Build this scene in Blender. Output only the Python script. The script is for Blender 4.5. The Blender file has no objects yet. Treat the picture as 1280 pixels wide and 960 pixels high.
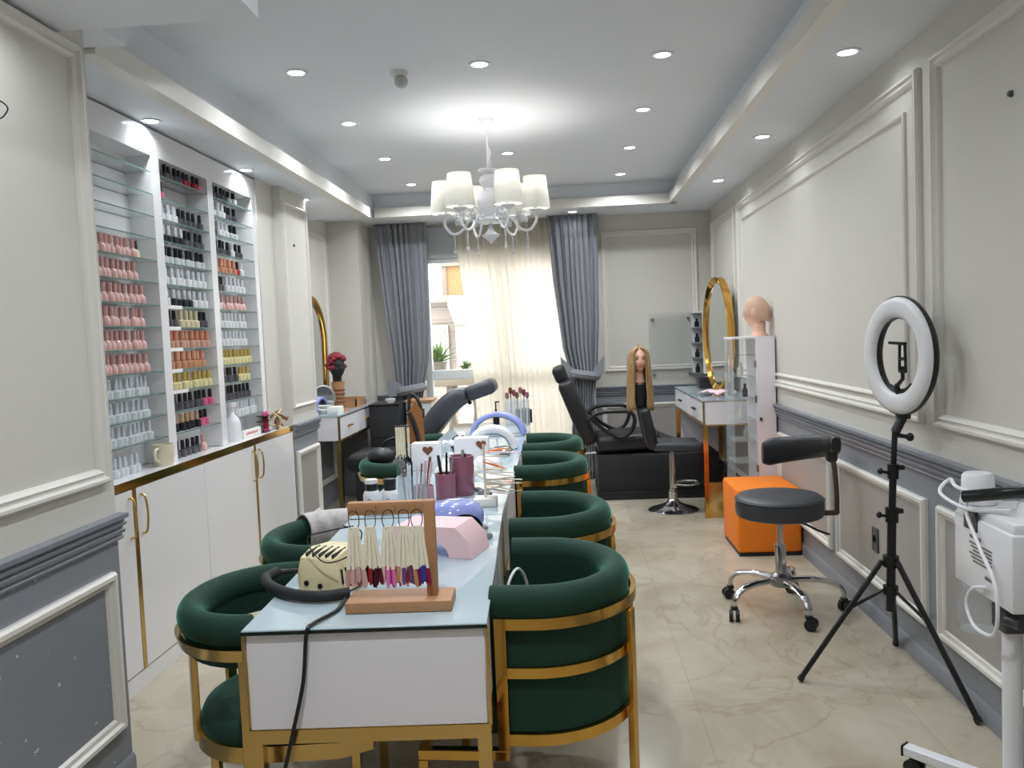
CAMV = (0.06470890, -0.05780945, 0.04188870)
import bpy, bmesh, math, random
from mathutils import Vector, Matrix
random.seed(7)
PI = math.pi
sc = bpy.context.scene
COL = sc.collection

# ---------------------------------------------------------------- materials
def lin(c):
    c = c / 255.0
    return c / 12.92 if c <= 0.04045 else ((c + 0.055) / 1.055) ** 2.4
def rgb(t): return (lin(t[0]), lin(t[1]), lin(t[2]), 1.0)
def mat(name, col, rough=0.5, metal=0.0, var=0.04, scale=25.0, bump=0.0, bscale=None, **kw):
    m = bpy.data.materials.new(name); m.use_nodes = True
    nt = m.node_tree; p = nt.nodes['Principled BSDF']
    tc = nt.nodes.new('ShaderNodeTexCoord')
    nz = nt.nodes.new('ShaderNodeTexNoise'); nz.inputs['Scale'].default_value = scale; nz.inputs['Detail'].default_value = 4
    nt.links.new(tc.outputs['Object'], nz.inputs['Vector'])
    mx = nt.nodes.new('ShaderNodeMix'); mx.data_type = 'RGBA'
    c = rgb(col)
    mx.inputs['A'].default_value = (c[0]*(1-var), c[1]*(1-var), c[2]*(1-var), 1)
    mx.inputs['B'].default_value = (min(1, c[0]*(1+var)), min(1, c[1]*(1+var)), min(1, c[2]*(1+var)), 1)
    nt.links.new(nz.outputs['Fac'], mx.inputs['Factor'])
    nt.links.new(mx.outputs['Result'], p.inputs['Base Color'])
    p.inputs['Roughness'].default_value = rough; p.inputs['Metallic'].default_value = metal
    if bump:
        b = nt.nodes.new('ShaderNodeBump'); b.inputs['Strength'].default_value = bump; b.inputs['Distance'].default_value = 0.01
        nb = nz
        if bscale:
            nb = nt.nodes.new('ShaderNodeTexNoise'); nb.inputs['Scale'].default_value = bscale
            nt.links.new(tc.outputs['Object'], nb.inputs['Vector'])
        nt.links.new(nb.outputs['Fac'], b.inputs['Height']); nt.links.new(b.outputs['Normal'], p.inputs['Normal'])
    for k, v in kw.items():
        p.inputs[k.replace('_', ' ')].default_value = v
    return m
def emat(name, col, strength):
    m = bpy.data.materials.new(name); m.use_nodes = True
    p = m.node_tree.nodes['Principled BSDF']
    p.inputs['Base Color'].default_value = rgb(col)
    p.inputs['Emission Color'].default_value = rgb(col); p.inputs['Emission Strength'].default_value = strength
    return m
def thinglass(name, col, fac, rough=0.03):
    """clear pane: mostly transparent with a reflective coat and a tint"""
    m = bpy.data.materials.new(name); m.use_nodes = True
    nt = m.node_tree; nt.nodes.clear()
    out = nt.nodes.new('ShaderNodeOutputMaterial'); mix = nt.nodes.new('ShaderNodeMixShader')
    tr = nt.nodes.new('ShaderNodeBsdfTransparent'); pr = nt.nodes.new('ShaderNodeBsdfPrincipled')
    lw = nt.nodes.new('ShaderNodeLayerWeight'); lw.inputs['Blend'].default_value = 0.25
    ma = nt.nodes.new('ShaderNodeMath'); ma.operation = 'MULTIPLY_ADD'
    ma.inputs[1].default_value = 0.32; ma.inputs[2].default_value = fac
    c = rgb(col); tr.inputs['Color'].default_value = (min(1, c[0]*0.15+0.85), min(1, c[1]*0.15+0.85), min(1, c[2]*0.15+0.85), 1)
    pr.inputs['Base Color'].default_value = c; pr.inputs['Roughness'].default_value = rough
    nt.links.new(lw.outputs['Fresnel'], ma.inputs[0]); nt.links.new(ma.outputs[0], mix.inputs['Fac'])
    nt.links.new(tr.outputs[0], mix.inputs[1]); nt.links.new(pr.outputs[0], mix.inputs[2]); nt.links.new(mix.outputs[0], out.inputs['Surface'])
    return m

M = {}
def D(name, *a, **k): M[name] = mat(name, *a, **k)
D('wall_white', (212, 208, 200), 0.55, var=0.015, scale=3, bump=0.05, bscale=60)
D('ceiling_white', (228, 232, 237), 0.6, var=0.01, scale=2)
D('dado_grey', (136, 140, 147), 0.45, var=0.03, scale=4, bump=0.05, bscale=50)
D('trim_white', (228, 224, 217), 0.4, var=0.02, scale=8)
D('dado_panel', (168, 164, 160), 0.45, var=0.02, scale=4, bump=0.04, bscale=50)
D('post_brown', (74, 50, 40), 0.35)
D('rail_grey', (130, 135, 144), 0.35, var=0.03, scale=8)
D('gloss_white', (232, 231, 232), 0.14, var=0.01, scale=5)
D('panel_white', (240, 237, 242), 0.3, var=0.01, scale=5)
D('gold', (212, 166, 84), 0.14, 1.0, var=0.08, scale=9)
D('gold_pale', (208, 176, 112), 0.2, 1.0, var=0.06, scale=12)
D('velvet', (4, 52, 38), 0.8, var=0.12, scale=6, bump=0.08, bscale=140, Sheen_Weight=0.5, Sheen_Tint=(0.25, 0.85, 0.6, 1), Sheen_Roughness=0.28)
D('black_leather', (34, 35, 38), 0.38, var=0.1, scale=20, bump=0.06, bscale=160)
D('grey_leather', (58, 61, 67), 0.42, var=0.08, scale=20, bump=0.06, bscale=160)
D('black_plastic', (22, 22, 24), 0.4, var=0.1)
D('black_matte', (30, 31, 34), 0.7, var=0.12, scale=12)
D('chrome', (205, 205, 208), 0.12, 1.0, var=0.03)
D('steel', (150, 150, 152), 0.3, 1.0, var=0.04)
D('orange_fabric', (242, 128, 10), 0.6, var=0.05, scale=30, bump=0.06, bscale=220)
D('white_plastic', (234, 234, 238), 0.3, var=0.01)
D('cream_plastic', (232, 219, 178), 0.35, var=0.03)
D('wood', (178, 132, 94), 0.5, var=0.12, scale=14, bump=0.05)
D('wood_dark', (128, 84, 48), 0.5, var=0.15, scale=14)
D('pink', (240, 203, 209), 0.5, var=0.03)
D('plum', (178, 112, 134), 0.2, var=0.06, Transmission_Weight=0.25)
D('lilac', (150, 160, 226), 0.18, var=0.12, scale=9, Coat_Weight=0.6)
D('skin', (226, 178, 154), 0.5, var=0.04)
D('skin_net', (205, 168, 146), 0.65, var=0.12, scale=60)
D('blond', (160, 130, 90), 0.5, var=0.25, scale=60)
D('red_hair', (132, 28, 44), 0.6, var=0.35, scale=40, bump=0.6, bscale=60)
D('lips', (176, 70, 78), 0.4)
D('eye_dark', (70, 52, 46), 0.4)
D('curtain_grey', (138, 140, 147), 0.8, var=0.06, scale=30, bump=0.05, bscale=200)
D('window_pvc', (226, 230, 230), 0.35)
D('shutter', (196, 202, 204), 0.5)
D('outlet_dark', (66, 68, 72), 0.4)
D('silver', (190, 190, 190), 0.3, 0.8)
D('paper', (238, 236, 230), 0.6)
D('mug_cream', (228, 220, 196), 0.3)
D('leaf', (96, 122, 52), 0.6, var=0.35, scale=12)
D('stone', (176, 162, 142), 0.8, var=0.06, scale=12)
D('stone_grey', (140, 130, 118), 0.8, var=0.06, scale=12)
D('facade', (150, 138, 128), 0.85, var=0.05, scale=2)
D('facade_tan', (176, 134, 92), 0.85, var=0.05, scale=2)
D('brown', (120, 72, 46), 0.5, var=0.15)
D('tan_leather', (150, 96, 48), 0.5, var=0.15)
D('towel', (196, 192, 190), 0.9, var=0.2, scale=40, bump=0.3, bscale=120)
D('nail_tip', (250, 240, 216), 0.35, var=0.05)
M['mirror'] = mat('mirror', (226, 230, 230), 0.02, 1.0, var=0.0)
M['glass'] = thinglass('glass', (222, 228, 228), 0.045)
M['glass_edge'] = thinglass('glass_edge', (120, 160, 150), 0.5, 0.1)
M['acrylic'] = thinglass('acrylic', (225, 232, 236), 0.14, 0.08)
M['window_glass'] = thinglass('window_glass', (230, 240, 240), 0.02)
M['crystal'] = thinglass('crystal', (235, 238, 240), 0.4, 0.05)
D('glass_dark', (20, 30, 30), 0.1)
M['light_face'] = emat('light_face', (235, 243, 255), 9.0)
M['ring_face'] = mat('ring_face', (226, 226, 228), 0.35, var=0.005)
M['table_glass'] = mat('table_glass', (186, 203, 212), 0.06, var=0.01, scale=2, Coat_Weight=0.3)

def sheer_mat():
    m = bpy.data.materials.new('sheer'); m.use_nodes = True
    nt = m.node_tree; nt.nodes.clear()
    out = nt.nodes.new('ShaderNodeOutputMaterial'); a = nt.nodes.new('ShaderNodeAddShader')
    m1 = nt.nodes.new('ShaderNodeMixShader'); m1.inputs[0].default_value = 0.62
    df = nt.nodes.new('ShaderNodeBsdfDiffuse'); tl = nt.nodes.new('ShaderNodeBsdfTranslucent'); tr = nt.nodes.new('ShaderNodeBsdfTransparent')
    m2 = nt.nodes.new('ShaderNodeMixShader'); m2.inputs[0].default_value = 0.86
    df.inputs['Color'].default_value = rgb((243, 236, 226)); tl.inputs['Color'].default_value = rgb((252, 247, 238))
    nz = nt.nodes.new('ShaderNodeTexNoise'); nz.inputs['Scale'].default_value = 60
    nt.links.new(df.outputs[0], m1.inputs[1]); nt.links.new(tl.outputs[0], m1.inputs[2])
    nt.links.new(tr.outputs[0], m2.inputs[1]); nt.links.new(m1.outputs[0], m2.inputs[2]); nt.links.new(m2.outputs[0], out.inputs['Surface'])
    mr = nt.nodes.new('ShaderNodeMapRange'); mr.inputs['To Min'].default_value = 0.78; mr.inputs['To Max'].default_value = 0.92
    nt.links.new(nz.outputs['Fac'], mr.inputs['Value']); nt.links.new(mr.outputs[0], m2.inputs[0])
    return m
M['sheer'] = sheer_mat()
def shade_mat():
    m = bpy.data.materials.new('lamp_shade'); m.use_nodes = True
    nt = m.node_tree; nt.nodes.clear()
    out = nt.nodes.new('ShaderNodeOutputMaterial')
    m1 = nt.nodes.new('ShaderNodeMixShader'); m1.inputs[0].default_value = 0.10
    df = nt.nodes.new('ShaderNodeBsdfDiffuse'); tl = nt.nodes.new('ShaderNodeBsdfTranslucent')
    nz = nt.nodes.new('ShaderNodeTexNoise'); nz.inputs['Scale'].default_value = 80
    cr = nt.nodes.new('ShaderNodeMix'); cr.data_type = 'RGBA'; cr.inputs['A'].default_value = rgb((214, 212, 203)); cr.inputs['B'].default_value = rgb((228, 226, 218))
    nt.links.new(nz.outputs['Fac'], cr.inputs['Factor'])
    nt.links.new(cr.outputs['Result'], df.inputs[0]); nt.links.new(cr.outputs['Result'], tl.inputs[0])
    nt.links.new(df.outputs[0], m1.inputs[1]); nt.links.new(tl.outputs[0], m1.inputs[2]); nt.links.new(m1.outputs[0], out.inputs['Surface'])
    return m
M['shade'] = shade_mat()
def marble_mat():
    m = bpy.data.materials.new('marble_tiles'); m.use_nodes = True
    nt = m.node_tree; p = nt.nodes['Principled BSDF']; L = nt.links.new
    tc = nt.nodes.new('ShaderNodeTexCoord')
    mp = nt.nodes.new('ShaderNodeMapping'); mp.inputs['Location'].default_value = (0.33, -3.34, 0)
    L(tc.outputs['Object'], mp.inputs['Vector'])
    br = nt.nodes.new('ShaderNodeTexBrick'); br.offset = 0; br.inputs['Scale'].default_value = 1
    br.inputs['Brick Width'].default_value = 0.8; br.inputs['Row Height'].default_value = 0.8
    br.inputs['Mortar Size'].default_value = 0.0022; br.inputs['Mortar Smooth'].default_value = 0.3
    br.inputs['Color1'].default_value = (0.92, 0.92, 0.92, 1); br.inputs['Color2'].default_value = (1.03, 1.03, 1.03, 1); br.inputs['Mortar'].default_value = (0.8, 0.78, 0.75, 1)
    L(mp.outputs[0], br.inputs['Vector'])
    n1 = nt.nodes.new('ShaderNodeTexNoise'); n1.inputs['Scale'].default_value = 1.6; n1.inputs['Detail'].default_value = 9; n1.inputs['Roughness'].default_value = 0.62; n1.inputs['Distortion'].default_value = 0.9
    L(tc.outputs['Object'], n1.inputs['Vector'])
    r1 = nt.nodes.new('ShaderNodeValToRGB'); e = r1.color_ramp.elements
    e[0].position = 0.3; e[0].color = rgb((172, 160, 138)); e[1].position = 0.7; e[1].color = rgb((200, 191, 173))
    L(n1.outputs['Fac'], r1.inputs['Fac'])
    n2 = nt.nodes.new('ShaderNodeTexNoise'); n2.inputs['Scale'].default_value = 1.1; n2.inputs['Detail'].default_value = 7; n2.inputs['Distortion'].default_value = 1.8
    L(tc.outputs['Object'], n2.inputs['Vector'])
    r2 = nt.nodes.new('ShaderNodeValToRGB'); e = r2.color_ramp.elements
    e[0].position = 0.485; e[0].color = (0, 0, 0, 1); e[1].position = 0.515; e[1].color = (0, 0, 0, 1)
    x = r2.color_ramp.elements.new(0.5); x.color = (1, 1, 1, 1)
    L(n2.outputs['Fac'], r2.inputs['Fac'])
    mv = nt.nodes.new('ShaderNodeMix'); mv.data_type = 'RGBA'; mv.inputs['B'].default_value = rgb((140, 118, 88))
    mm = nt.nodes.new('ShaderNodeMath'); mm.operation = 'MULTIPLY'; mm.inputs[1].default_value = 0.30
    L(r2.outputs['Color'], mm.inputs[0]); L(mm.outputs[0], mv.inputs['Factor']); L(r1.outputs['Color'], mv.inputs['A'])
    mu = nt.nodes.new('ShaderNodeMix'); mu.data_type = 'RGBA'; mu.blend_type = 'MULTIPLY'; mu.inputs['Factor'].default_value = 1
    L(mv.outputs['Result'], mu.inputs['A']); L(br.outputs['Color'], mu.inputs['B']); L(mu.outputs['Result'], p.inputs['Base Color'])
    p.inputs['Roughness'].default_value = 0.2
    return m
M['marble'] = marble_mat()
def dado_worn():
    m = M['dado_grey'].copy(); m.name = 'dado_grey_chipped'
    nt = m.node_tree; p = nt.nodes['Principled BSDF']; L = nt.links.new
    tc = nt.nodes['Texture Coordinate']; src = p.inputs['Base Color'].links[0].from_socket
    n = nt.nodes.new('ShaderNodeTexNoise'); n.inputs['Scale'].default_value = 22; n.inputs['Detail'].default_value = 3
    L(tc.outputs['Object'], n.inputs['Vector'])
    r = nt.nodes.new('ShaderNodeValToRGB'); r.color_ramp.interpolation = 'CONSTANT'
    r.color_ramp.elements[0].color = (0, 0, 0, 1); r.color_ramp.elements[1].position = 0.70; r.color_ramp.elements[1].color = (1, 1, 1, 1)
    L(n.outputs['Fac'], r.inputs['Fac'])
    mx = nt.nodes.new('ShaderNodeMix'); mx.data_type = 'RGBA'; mx.inputs['B'].default_value = rgb((212, 212, 214))
    L(r.outputs['Color'], mx.inputs['Factor']); L(src, mx.inputs['A']); L(mx.outputs['Result'], p.inputs['Base Color'])
    return m
M['dado_chipped'] = dado_worn()

# ---------------------------------------------------------------- mesh helpers
class MB:
    """collects shapes; build() links them as ONE mesh object"""
    def __init__(s): s.bm = bmesh.new(); s.mi = 0
    def _f(s, f): f.material_index = s.mi; return f
    def box(s, lo, hi, bevel=0.0, seg=2, mtx=None):
        vs = [s.bm.verts.new((x, y, z)) for x in (lo[0], hi[0]) for y in (lo[1], hi[1]) for z in (lo[2], hi[2])]
        fs = [s._f(s.bm.faces.new([vs[i] for i in q])) for q in ((0,1,3,2),(4,6,7,5),(0,4,5,1),(2,3,7,6),(0,2,6,4),(1,5,7,3))]
        if bevel:
            es = list({e for f in fs for e in f.edges})
            r = bmesh.ops.bevel(s.bm, geom=es, offset=bevel, segments=seg, affect='EDGES', profile=0.5)
            for f in r['faces']: f.material_index = s.mi
            vs = list({v for f in r['faces'] for v in f.verts} | {v for v in vs if v.is_valid})
        if mtx: bmesh.ops.transform(s.bm, matrix=mtx, verts=[v for v in vs if v.is_valid])
        return s
    def cbox(s, c, d, bevel=0.0, rot=None, seg=2):
        """box by centre and full size, optional euler rotation"""
        h = [x/2 for x in d]
        m = Matrix.Translation(c)
        if rot: m = m @ Matrix.Rotation(rot[2], 4, 'Z') @ Matrix.Rotation(rot[1], 4, 'Y') @ Matrix.Rotation(rot[0], 4, 'X')
        return s.box([-a for a in h], h, bevel, seg, m)
    def ring_loft(s, rings, closed=False, caps=True):
        """rings: list of lists of points (closed cross sections)"""
        R = [[s.bm.verts.new(p) for p in r] for r in rings]
        n = len(R[0]); k = len(R)
        for i in range(k if closed else k-1):
            a, b = R[i], R[(i+1) % k]
            for j in range(n):
                s._f(s.bm.faces.new((a[j], a[(j+1) % n], b[(j+1) % n], b[j])))
        if caps and not closed:
            s._f(s.bm.faces.new(R[0][::-1])); s._f(s.bm.faces.new(R[-1]))
        return s
    def tube(s, pts, r, seg=8, closed=False, flat=1.0):
        pts = [Vector(p) for p in pts]; n = len(pts); rings = []
        up = None
        for i, p in enumerate(pts):
            a = pts[(i-1) % n] if (closed or i > 0) else p
            b = pts[(i+1) % n] if (closed or i < n-1) else p
            t = (b-a).normalized()
            if up is None: up = Vector((0, 0, 1)) if abs(t.z) < 0.9 else Vector((1, 0, 0))
            u = (up - t*up.dot(t))
            if u.length < 1e-5: u = Vector((1, 0, 0)) - t*t.x
            u.normalize(); up = u; w = t.cross(u)
            rr = r[i] if isinstance(r, (list, tuple)) else r
            rings.append([p + u*math.cos(2*PI*j/seg)*rr*flat + w*math.sin(2*PI*j/seg)*rr for j in range(seg)])
        return s.ring_loft(rings, closed)
    def cyl(s, p0, p1, r0, r1=None, seg=16): return s.tube([p0, p1], [r0, r0 if r1 is None else r1], seg)
    def lathe(s, prof, seg=20, at=(0, 0, 0), mtx=None):
        """prof: (r, z) bottom to top"""
        rings = [[Vector((r*math.cos(2*PI*j/seg), r*math.sin(2*PI*j/seg), z)) for j in range(seg)] for r, z in ((max(r, 1e-4), z) for r, z in prof)]
        m = Matrix.Translation(at) @ (mtx or Matrix.Identity(4))
        return s.ring_loft([[m @ p for p in r] for r in rings])
    def ell(s, c, d, seg=14, rings=9, mtx=None):
        prof = [(math.sin(PI*i/rings), -math.cos(PI*i/rings)) for i in range(rings+1)]
        m = (mtx or Matrix.Identity(4)) @ Matrix.Diagonal((d[0], d[1], d[2], 1))
        return s.lathe(prof, seg, c, m)
    def sweep(s, path, prof, closed=False):
        """path: 2D xy points; prof: closed (n, z) polygon, n along the path's right-hand normal"""
        n = len(path); rings = []
        for i in range(n):
            a = path[(i-1) % n] if (closed or i > 0) else None
            b = path[(i+1) % n] if (closed or i < n-1) else None
            p = Vector(path[i])
            def nrm(u, v): d = (Vector(v)-Vector(u)).normalized(); return Vector((d.y, -d.x))
            ns = ([nrm(a, p)] if a is not None else []) + ([nrm(p, b)] if b is not None else [])
            nv = sum(ns, Vector((0, 0)))
            nv.normalize(); k = 1/max(0.4, nv.dot(ns[0]))
            rings.append([Vector((p.x+nv.x*q*k, p.y+nv.y*q*k, z)) for q, z in prof])
        return s.ring_loft(rings, closed)
    def prism(s, poly, axis, a, b):
        """poly: 2D outline extruded along axis 'x','y' or 'z' from a to b"""
        def P(u, v, w): return {'x': (w, u, v), 'y': (u, w, v), 'z': (u, v, w)}[axis]
        return s.ring_loft([[Vector(P(u, v, a)) for u, v in poly], [Vector(P(u, v, b)) for u, v in poly]])
    def frame(s, plane, u0, u1, z0, z1, prof, d=1):
        """mitred picture-frame moulding on a wall; plane ('x', value) or ('y', value); prof (inward, out)"""
        ax, val = plane
        cs = [(u0, z0, 1, 1), (u1, z0, -1, 1), (u1, z1, -1, -1), (u0, z1, 1, -1)]
        rings = []
        for u, z, su, sz in cs:
            rings.append([Vector((val+d*b, u+su*a, z+sz*a)) if ax == 'x' else Vector((u+su*a, val+d*b, z+sz*a)) for a, b in prof])
        return s.ring_loft(rings, closed=True)
    def grid(s, f, nu, nv):
        V = [[s.bm.verts.new(f(i/nu, j/nv)) for j in range(nv+1)] for i in range(nu+1)]
        for i in range(nu):
            for j in range(nv): s._f(s.bm.faces.new((V[i][j], V[i+1][j], V[i+1][j+1], V[i][j+1])))
        return s
    def build(s, name, mats, parent=None, loc=(0, 0, 0), rot=None, smooth=True, ang=40, thick=0):
        me = bpy.data.meshes.new(name)
        bmesh.ops.recalc_face_normals(s.bm, faces=s.bm.faces[:])
        s.bm.to_mesh(me); s.bm.free()
        for m in (mats if isinstance(mats, (list, tuple)) else [mats]): me.materials.append(M[m] if isinstance(m, str) else m)
        if smooth:
            for p in me.polygons: p.use_smooth = True
            me.set_sharp_from_angle(angle=math.radians(ang))
        o = bpy.data.objects.new(name, me); COL.objects.link(o)
        o.parent = parent; o.location = loc
        if rot: o.rotation_euler = rot
        if thick:
            md = o.modifiers.new('thickness', 'SOLIDIFY'); md.thickness = thick; md.offset = 0
        return o
def curve(pts, n=8):
    """Catmull-Rom through 3D points"""
    P = [Vector(p) for p in pts]; P = [P[0]*2-P[1]] + P + [P[-1]*2-P[-2]]
    out = []
    for i in range(1, len(P)-2):
        a, b, c, d = P[i-1:i+3]
        for k in range(n):
            t = k/n
            out.append(0.5*((2*b)+(c-a)*t+(2*a-5*b+4*c-d)*t*t+(3*b-a-3*c+d)*t**3))
    out.append(P[-2]); return out
def rrect(w, h, r, n=4, cx=0, cy=0):
    o = []
    for k, (sx, sy) in enumerate(((1, 1), (-1, 1), (-1, -1), (1, -1))):
        for i in range(n+1):
            a = PI/2*k + PI/2*i/n
            o.append((cx+sx*(w/2-r)+r*math.cos(a), cy+sy*(h/2-r)+r*math.sin(a)))
    return o
def tag(o, label=None, cat=None, group=None, kind=None):
    if label: o['label'] = label
    if cat: o['category'] = cat
    if group: o['group'] = group
    if kind: o['kind'] = kind
    return o
def thing(name, label, cat, loc=(0, 0, 0), rz=0, group=None):
    o = bpy.data.objects.new(name, None); COL.objects.link(o)
    o.location = loc; o.rotation_euler = (0, 0, rz); o.empty_display_size = 0.1
    return tag(o, label, cat, group)
def dup(root, loc, rz=0, label=None):
    r = root.copy(); COL.objects.link(r); r.location = loc; r.rotation_euler = (0, 0, rz)
    if label: r['label'] = label
    for ch in list(root.children):
        c = ch.copy(); COL.objects.link(c); c.parent = r
        for g in list(ch.children):
            d = g.copy(); COL.objects.link(d); d.parent = c
    return r
def struct(name, mb, mats, **k): return tag(mb.build(name, mats, **k), kind='structure')
ORD = ['first', 'second', 'third', 'fourth', 'fifth', 'sixth', 'seventh', 'eighth', 'ninth', 'tenth', 'eleventh', 'twelfth', 'thirteenth']

# ================================================================ SETTING
XR, XL, XC, YB = 1.497, -1.589, -1.926, 8.6
SOF = 2.665          # soffit height
SOFL = 2.60          # lower soffit over the shelves
TOP = 2.88           # tray ceiling
struct('floor', MB().box((-2.6, -2.2, -0.06), (1.7, YB+0.1, 0)), 'marble', smooth=False)

b = MB()
RX0, RX1, RY0, RY1 = -1.753, 1.084, 3.06, 8.0      # tray opening
b.box((-2.7, -2.2, TOP), (1.75, YB+0.15, TOP+0.1))
b.box((RX1, -2.2, SOF), (1.75, YB+0.1, TOP))
b.box((-2.7, RY1, SOF), (RX1, YB+0.1, TOP))
b.box((-2.7, 3.0, SOFL), (RX0, 7.45, TOP))
b.box((-2.7, 7.45, SOF), (RX0-0.02, RY1, TOP))
b.box((-2.7, -2.2, 2.53), (-0.922, 2.653, TOP))
b.box((-2.7, 2.653, 2.62), (-1.563, 3.056, TOP))
b.mi = 1
# lower lip of the tray stands proud of the recessed riser
b.box((RX0, 3.06, SOFL-0.002), (RX0+0.07, 7.45, SOFL+0.085))
b.box((RX1-0.07, -2.2, SOF-0.002), (RX1, RY1, SOF+0.085))
b.box((RX0, RY1-0.07, SOF-0.002), (RX1, RY1, SOF+0.085))
struct('ceiling', b, ['ceiling_white', 'trim_white'], smooth=False)

def wallbox(b, lo, hi, cut=0.87):
    b.mi = 1; b.box((lo[0], lo[1], 0), (hi[0], hi[1], cut))
    b.mi = 0; b.box((lo[0], lo[1], cut), (hi[0], hi[1], hi[2]))
b = MB(); wallbox(b, (XR, -2.2), (XR+0.12, YB+0.1, TOP)); struct('wall_right', b, ['wall_white', 'dado_grey'], smooth=False)
b = MB(); wallbox(b, (XL-0.11, -2.2), (XL, 2.815, 2.7)); struct('wall_left', b, ['wall_white', 'dado_chipped'], smooth=False)
b = MB()
b.mi = 0; b.box((-2.3, 2.7, 0), (-2.13, 5.46, 2.7)); b.box((-2.3, 5.455, 0.936), (-1.985, 5.77, 2.7)); b.box((-2.3, 5.455, 0), (-2.13, 5.77, 0.936))
wallbox(b, (-2.4, 5.765), (XC, 6.335, 2.7)); wallbox(b, (-2.4, 6.335), (-2.25, 8.05, 2.7)); wallbox(b, (-2.4, 8.05), (-1.955, YB+0.1, 2.7))
b.mi = 0; b.box((-2.3, 2.70, 0), (XL-0.1, 2.815, 2.7))
struct('wall_left_far', b, ['wall_white', 'dado_grey'], smooth=False)
b = MB()
WX0, WX1 = -1.56, 0.30
wallbox(b, (-2.0, YB), (WX0, YB+0.12, TOP)); wallbox(b, (WX1, YB), (XR+0.05, YB+0.12, TOP))
b.mi = 0; b.box((WX0, YB, 2.62), (WX1, YB+0.12, TOP))
struct('wall_back', b, ['wall_white', 'dado_grey'], smooth=False)
b = MB(); wallbox(b, (-1.7, -2.3), (1.6, -2.2, TOP)); struct('wall_front', b, ['wall_white', 'dado_grey'], smooth=False)

# mouldings
P_WIDE = [(0, 0), (0, 0.016), (0.008, 0.026), (0.018, 0.027), (0.026, 0.015), (0.033, 0.015), (0.040, 0.021), (0.050, 0.013), (0.055, 0)]
P_THIN = [(0, 0), (0, 0.012), (0.007, 0.018), (0.015, 0.014), (0.022, 0)]
P_LOW = [(0, 0), (0, 0.014), (0.008, 0.026), (0.022, 0.026), (0.028, 0.014), (0.042, 0.012), (0.048, 0)]
nt_ = [0]
def trim(b, m='trim_white'):
    nt_[0] += 1; return struct('trim_%d' % nt_[0], b, m, ang=30)
xr = ('x', XR)
trim(MB().frame(xr, 3.61, 7.25, 1.058, 2.525, P_WIDE, -1)); trim(MB().frame(xr, 3.765, 7.10, 1.135, 2.385, P_THIN, -1))
trim(MB().frame(xr, 0.6, 3.486, 1.058, 2.525, P_WIDE, -1)); trim(MB().frame(xr, 7.37, 8.48, 1.058, 2.525, P_WIDE, -1))
for y0, y1 in ((3.5965, 4.754), (2.30, 3.475), (1.0, 2.18), (4.87, 6.03), (6.2, 8.45)): trim(MB().box((XR-0.004, y0+0.04, 0.233), (XR+0.01, y1-0.04, 0.70)), 'dado_panel')
trim(MB().box((XC-0.01, 5.84, 0.24), (XC+0.004, 6.27, 0.70)), 'dado_panel'); trim(MB().box((0.40, YB-0.004, 0.24), (1.32, YB+0.01, 0.72)), 'dado_panel')
trim(MB().frame(xr, 3.5965, 4.754, 0.193, 0.74, P_LOW, -1)); trim(MB().frame(xr, 2.30, 3.475, 0.193, 0.74, P_LOW, -1)); trim(MB().frame(xr, 1.0, 2.18, 0.193, 0.74, P_LOW, -1))
trim(MB().frame(xr, 4.87, 6.03, 0.193, 0.74, P_LOW, -1)); trim(MB().frame(xr, 6.2, 8.45, 0.193, 0.74, P_LOW, -1))
xl = ('x', XL)
trim(MB().frame(xl, 0.5, 2.765, 1.055, 2.52, P_WIDE)); trim(MB().frame(xl, 0.6, 2.76, 0.195, 0.745, P_LOW))
trim(MB().frame(('x', XC), 5.79, 6.318, 1.05, 2.50, P_THIN)); trim(MB().frame(('x', XC), 5.80, 6.31, 0.2, 0.74, P_LOW))
trim(MB().frame(('x', -2.25), 6.42, 7.92, 1.05, 2.50, P_THIN)); trim(MB().frame(('x', -2.25), 6.42, 7.92, 0.2, 0.74, P_LOW))
yb = ('y', YB)
trim(MB().frame(yb, 0.40, 1.357, 1.087, 2.505, P_WIDE, -1)); trim(MB().frame(yb, 0.36, 1.36, 0.2, 0.76, P_LOW, -1))
# chair rail profile (out, z)
RAIL = [(0, 0.843), (0.012, 0.845), (0.016, 0.853), (0.010, 0.859), (0.009, 0.864), (0.020, 0.868), (0.023, 0.880), (0.014, 0.886), (0.014, 0.891), (0.026, 0.895), (0.029, 0.905), (0.021, 0.911), (0.021, 0.915), (0.037, 0.921), (0.038, 0.936), (0, 0.938)]
BASE = [(0, 0), (0.012, 0), (0.012, 0.062), (0.008, 0.072), (0.004, 0.078), (0, 0.078)]
def along_y(prof, x, d, y0, y1): return MB().ring_loft([[Vector((x+d*o, y, z)) for o, z in prof] for y in (y0, y1)])
def along_x(prof, y, d, x0, x1): return MB().ring_loft([[Vector((x, y+d*o, z)) for o, z in prof] for x in (x0, x1)])
trim(along_y(RAIL, XR, -1, -2.2, YB), 'rail_grey'); trim(along_y(RAIL, XL, 1, -2.2, 2.83), 'rail_grey')
trim(along_y(RAIL, XC, 1, 5.765, 6.345), 'rail_grey'); trim(along_y(RAIL, -2.25, 1, 6.335, 8.05), 'rail_grey')
trim(along_x(RAIL, YB, -1, WX1, XR), 'rail_grey'); trim(along_x(RAIL, YB, -1, -1.955, WX0), 'rail_grey'); trim(along_x(RAIL, 8.05, -1, -2.25, -1.945), 'rail_grey')
struct('baseboard_right', along_y(BASE, XR, -1, -2.2, YB), 'dado_grey'); struct('baseboard_left', along_y(BASE, XL, 1, -2.2, 2.815), 'dado_grey')
struct('baseboard_left_far', along_y(BASE, -2.25, 1, 6.335, 8.05), 'dado_grey'); struct('baseboard_back', along_x(BASE, YB, -1, WX1, XR), 'dado_grey')

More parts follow.
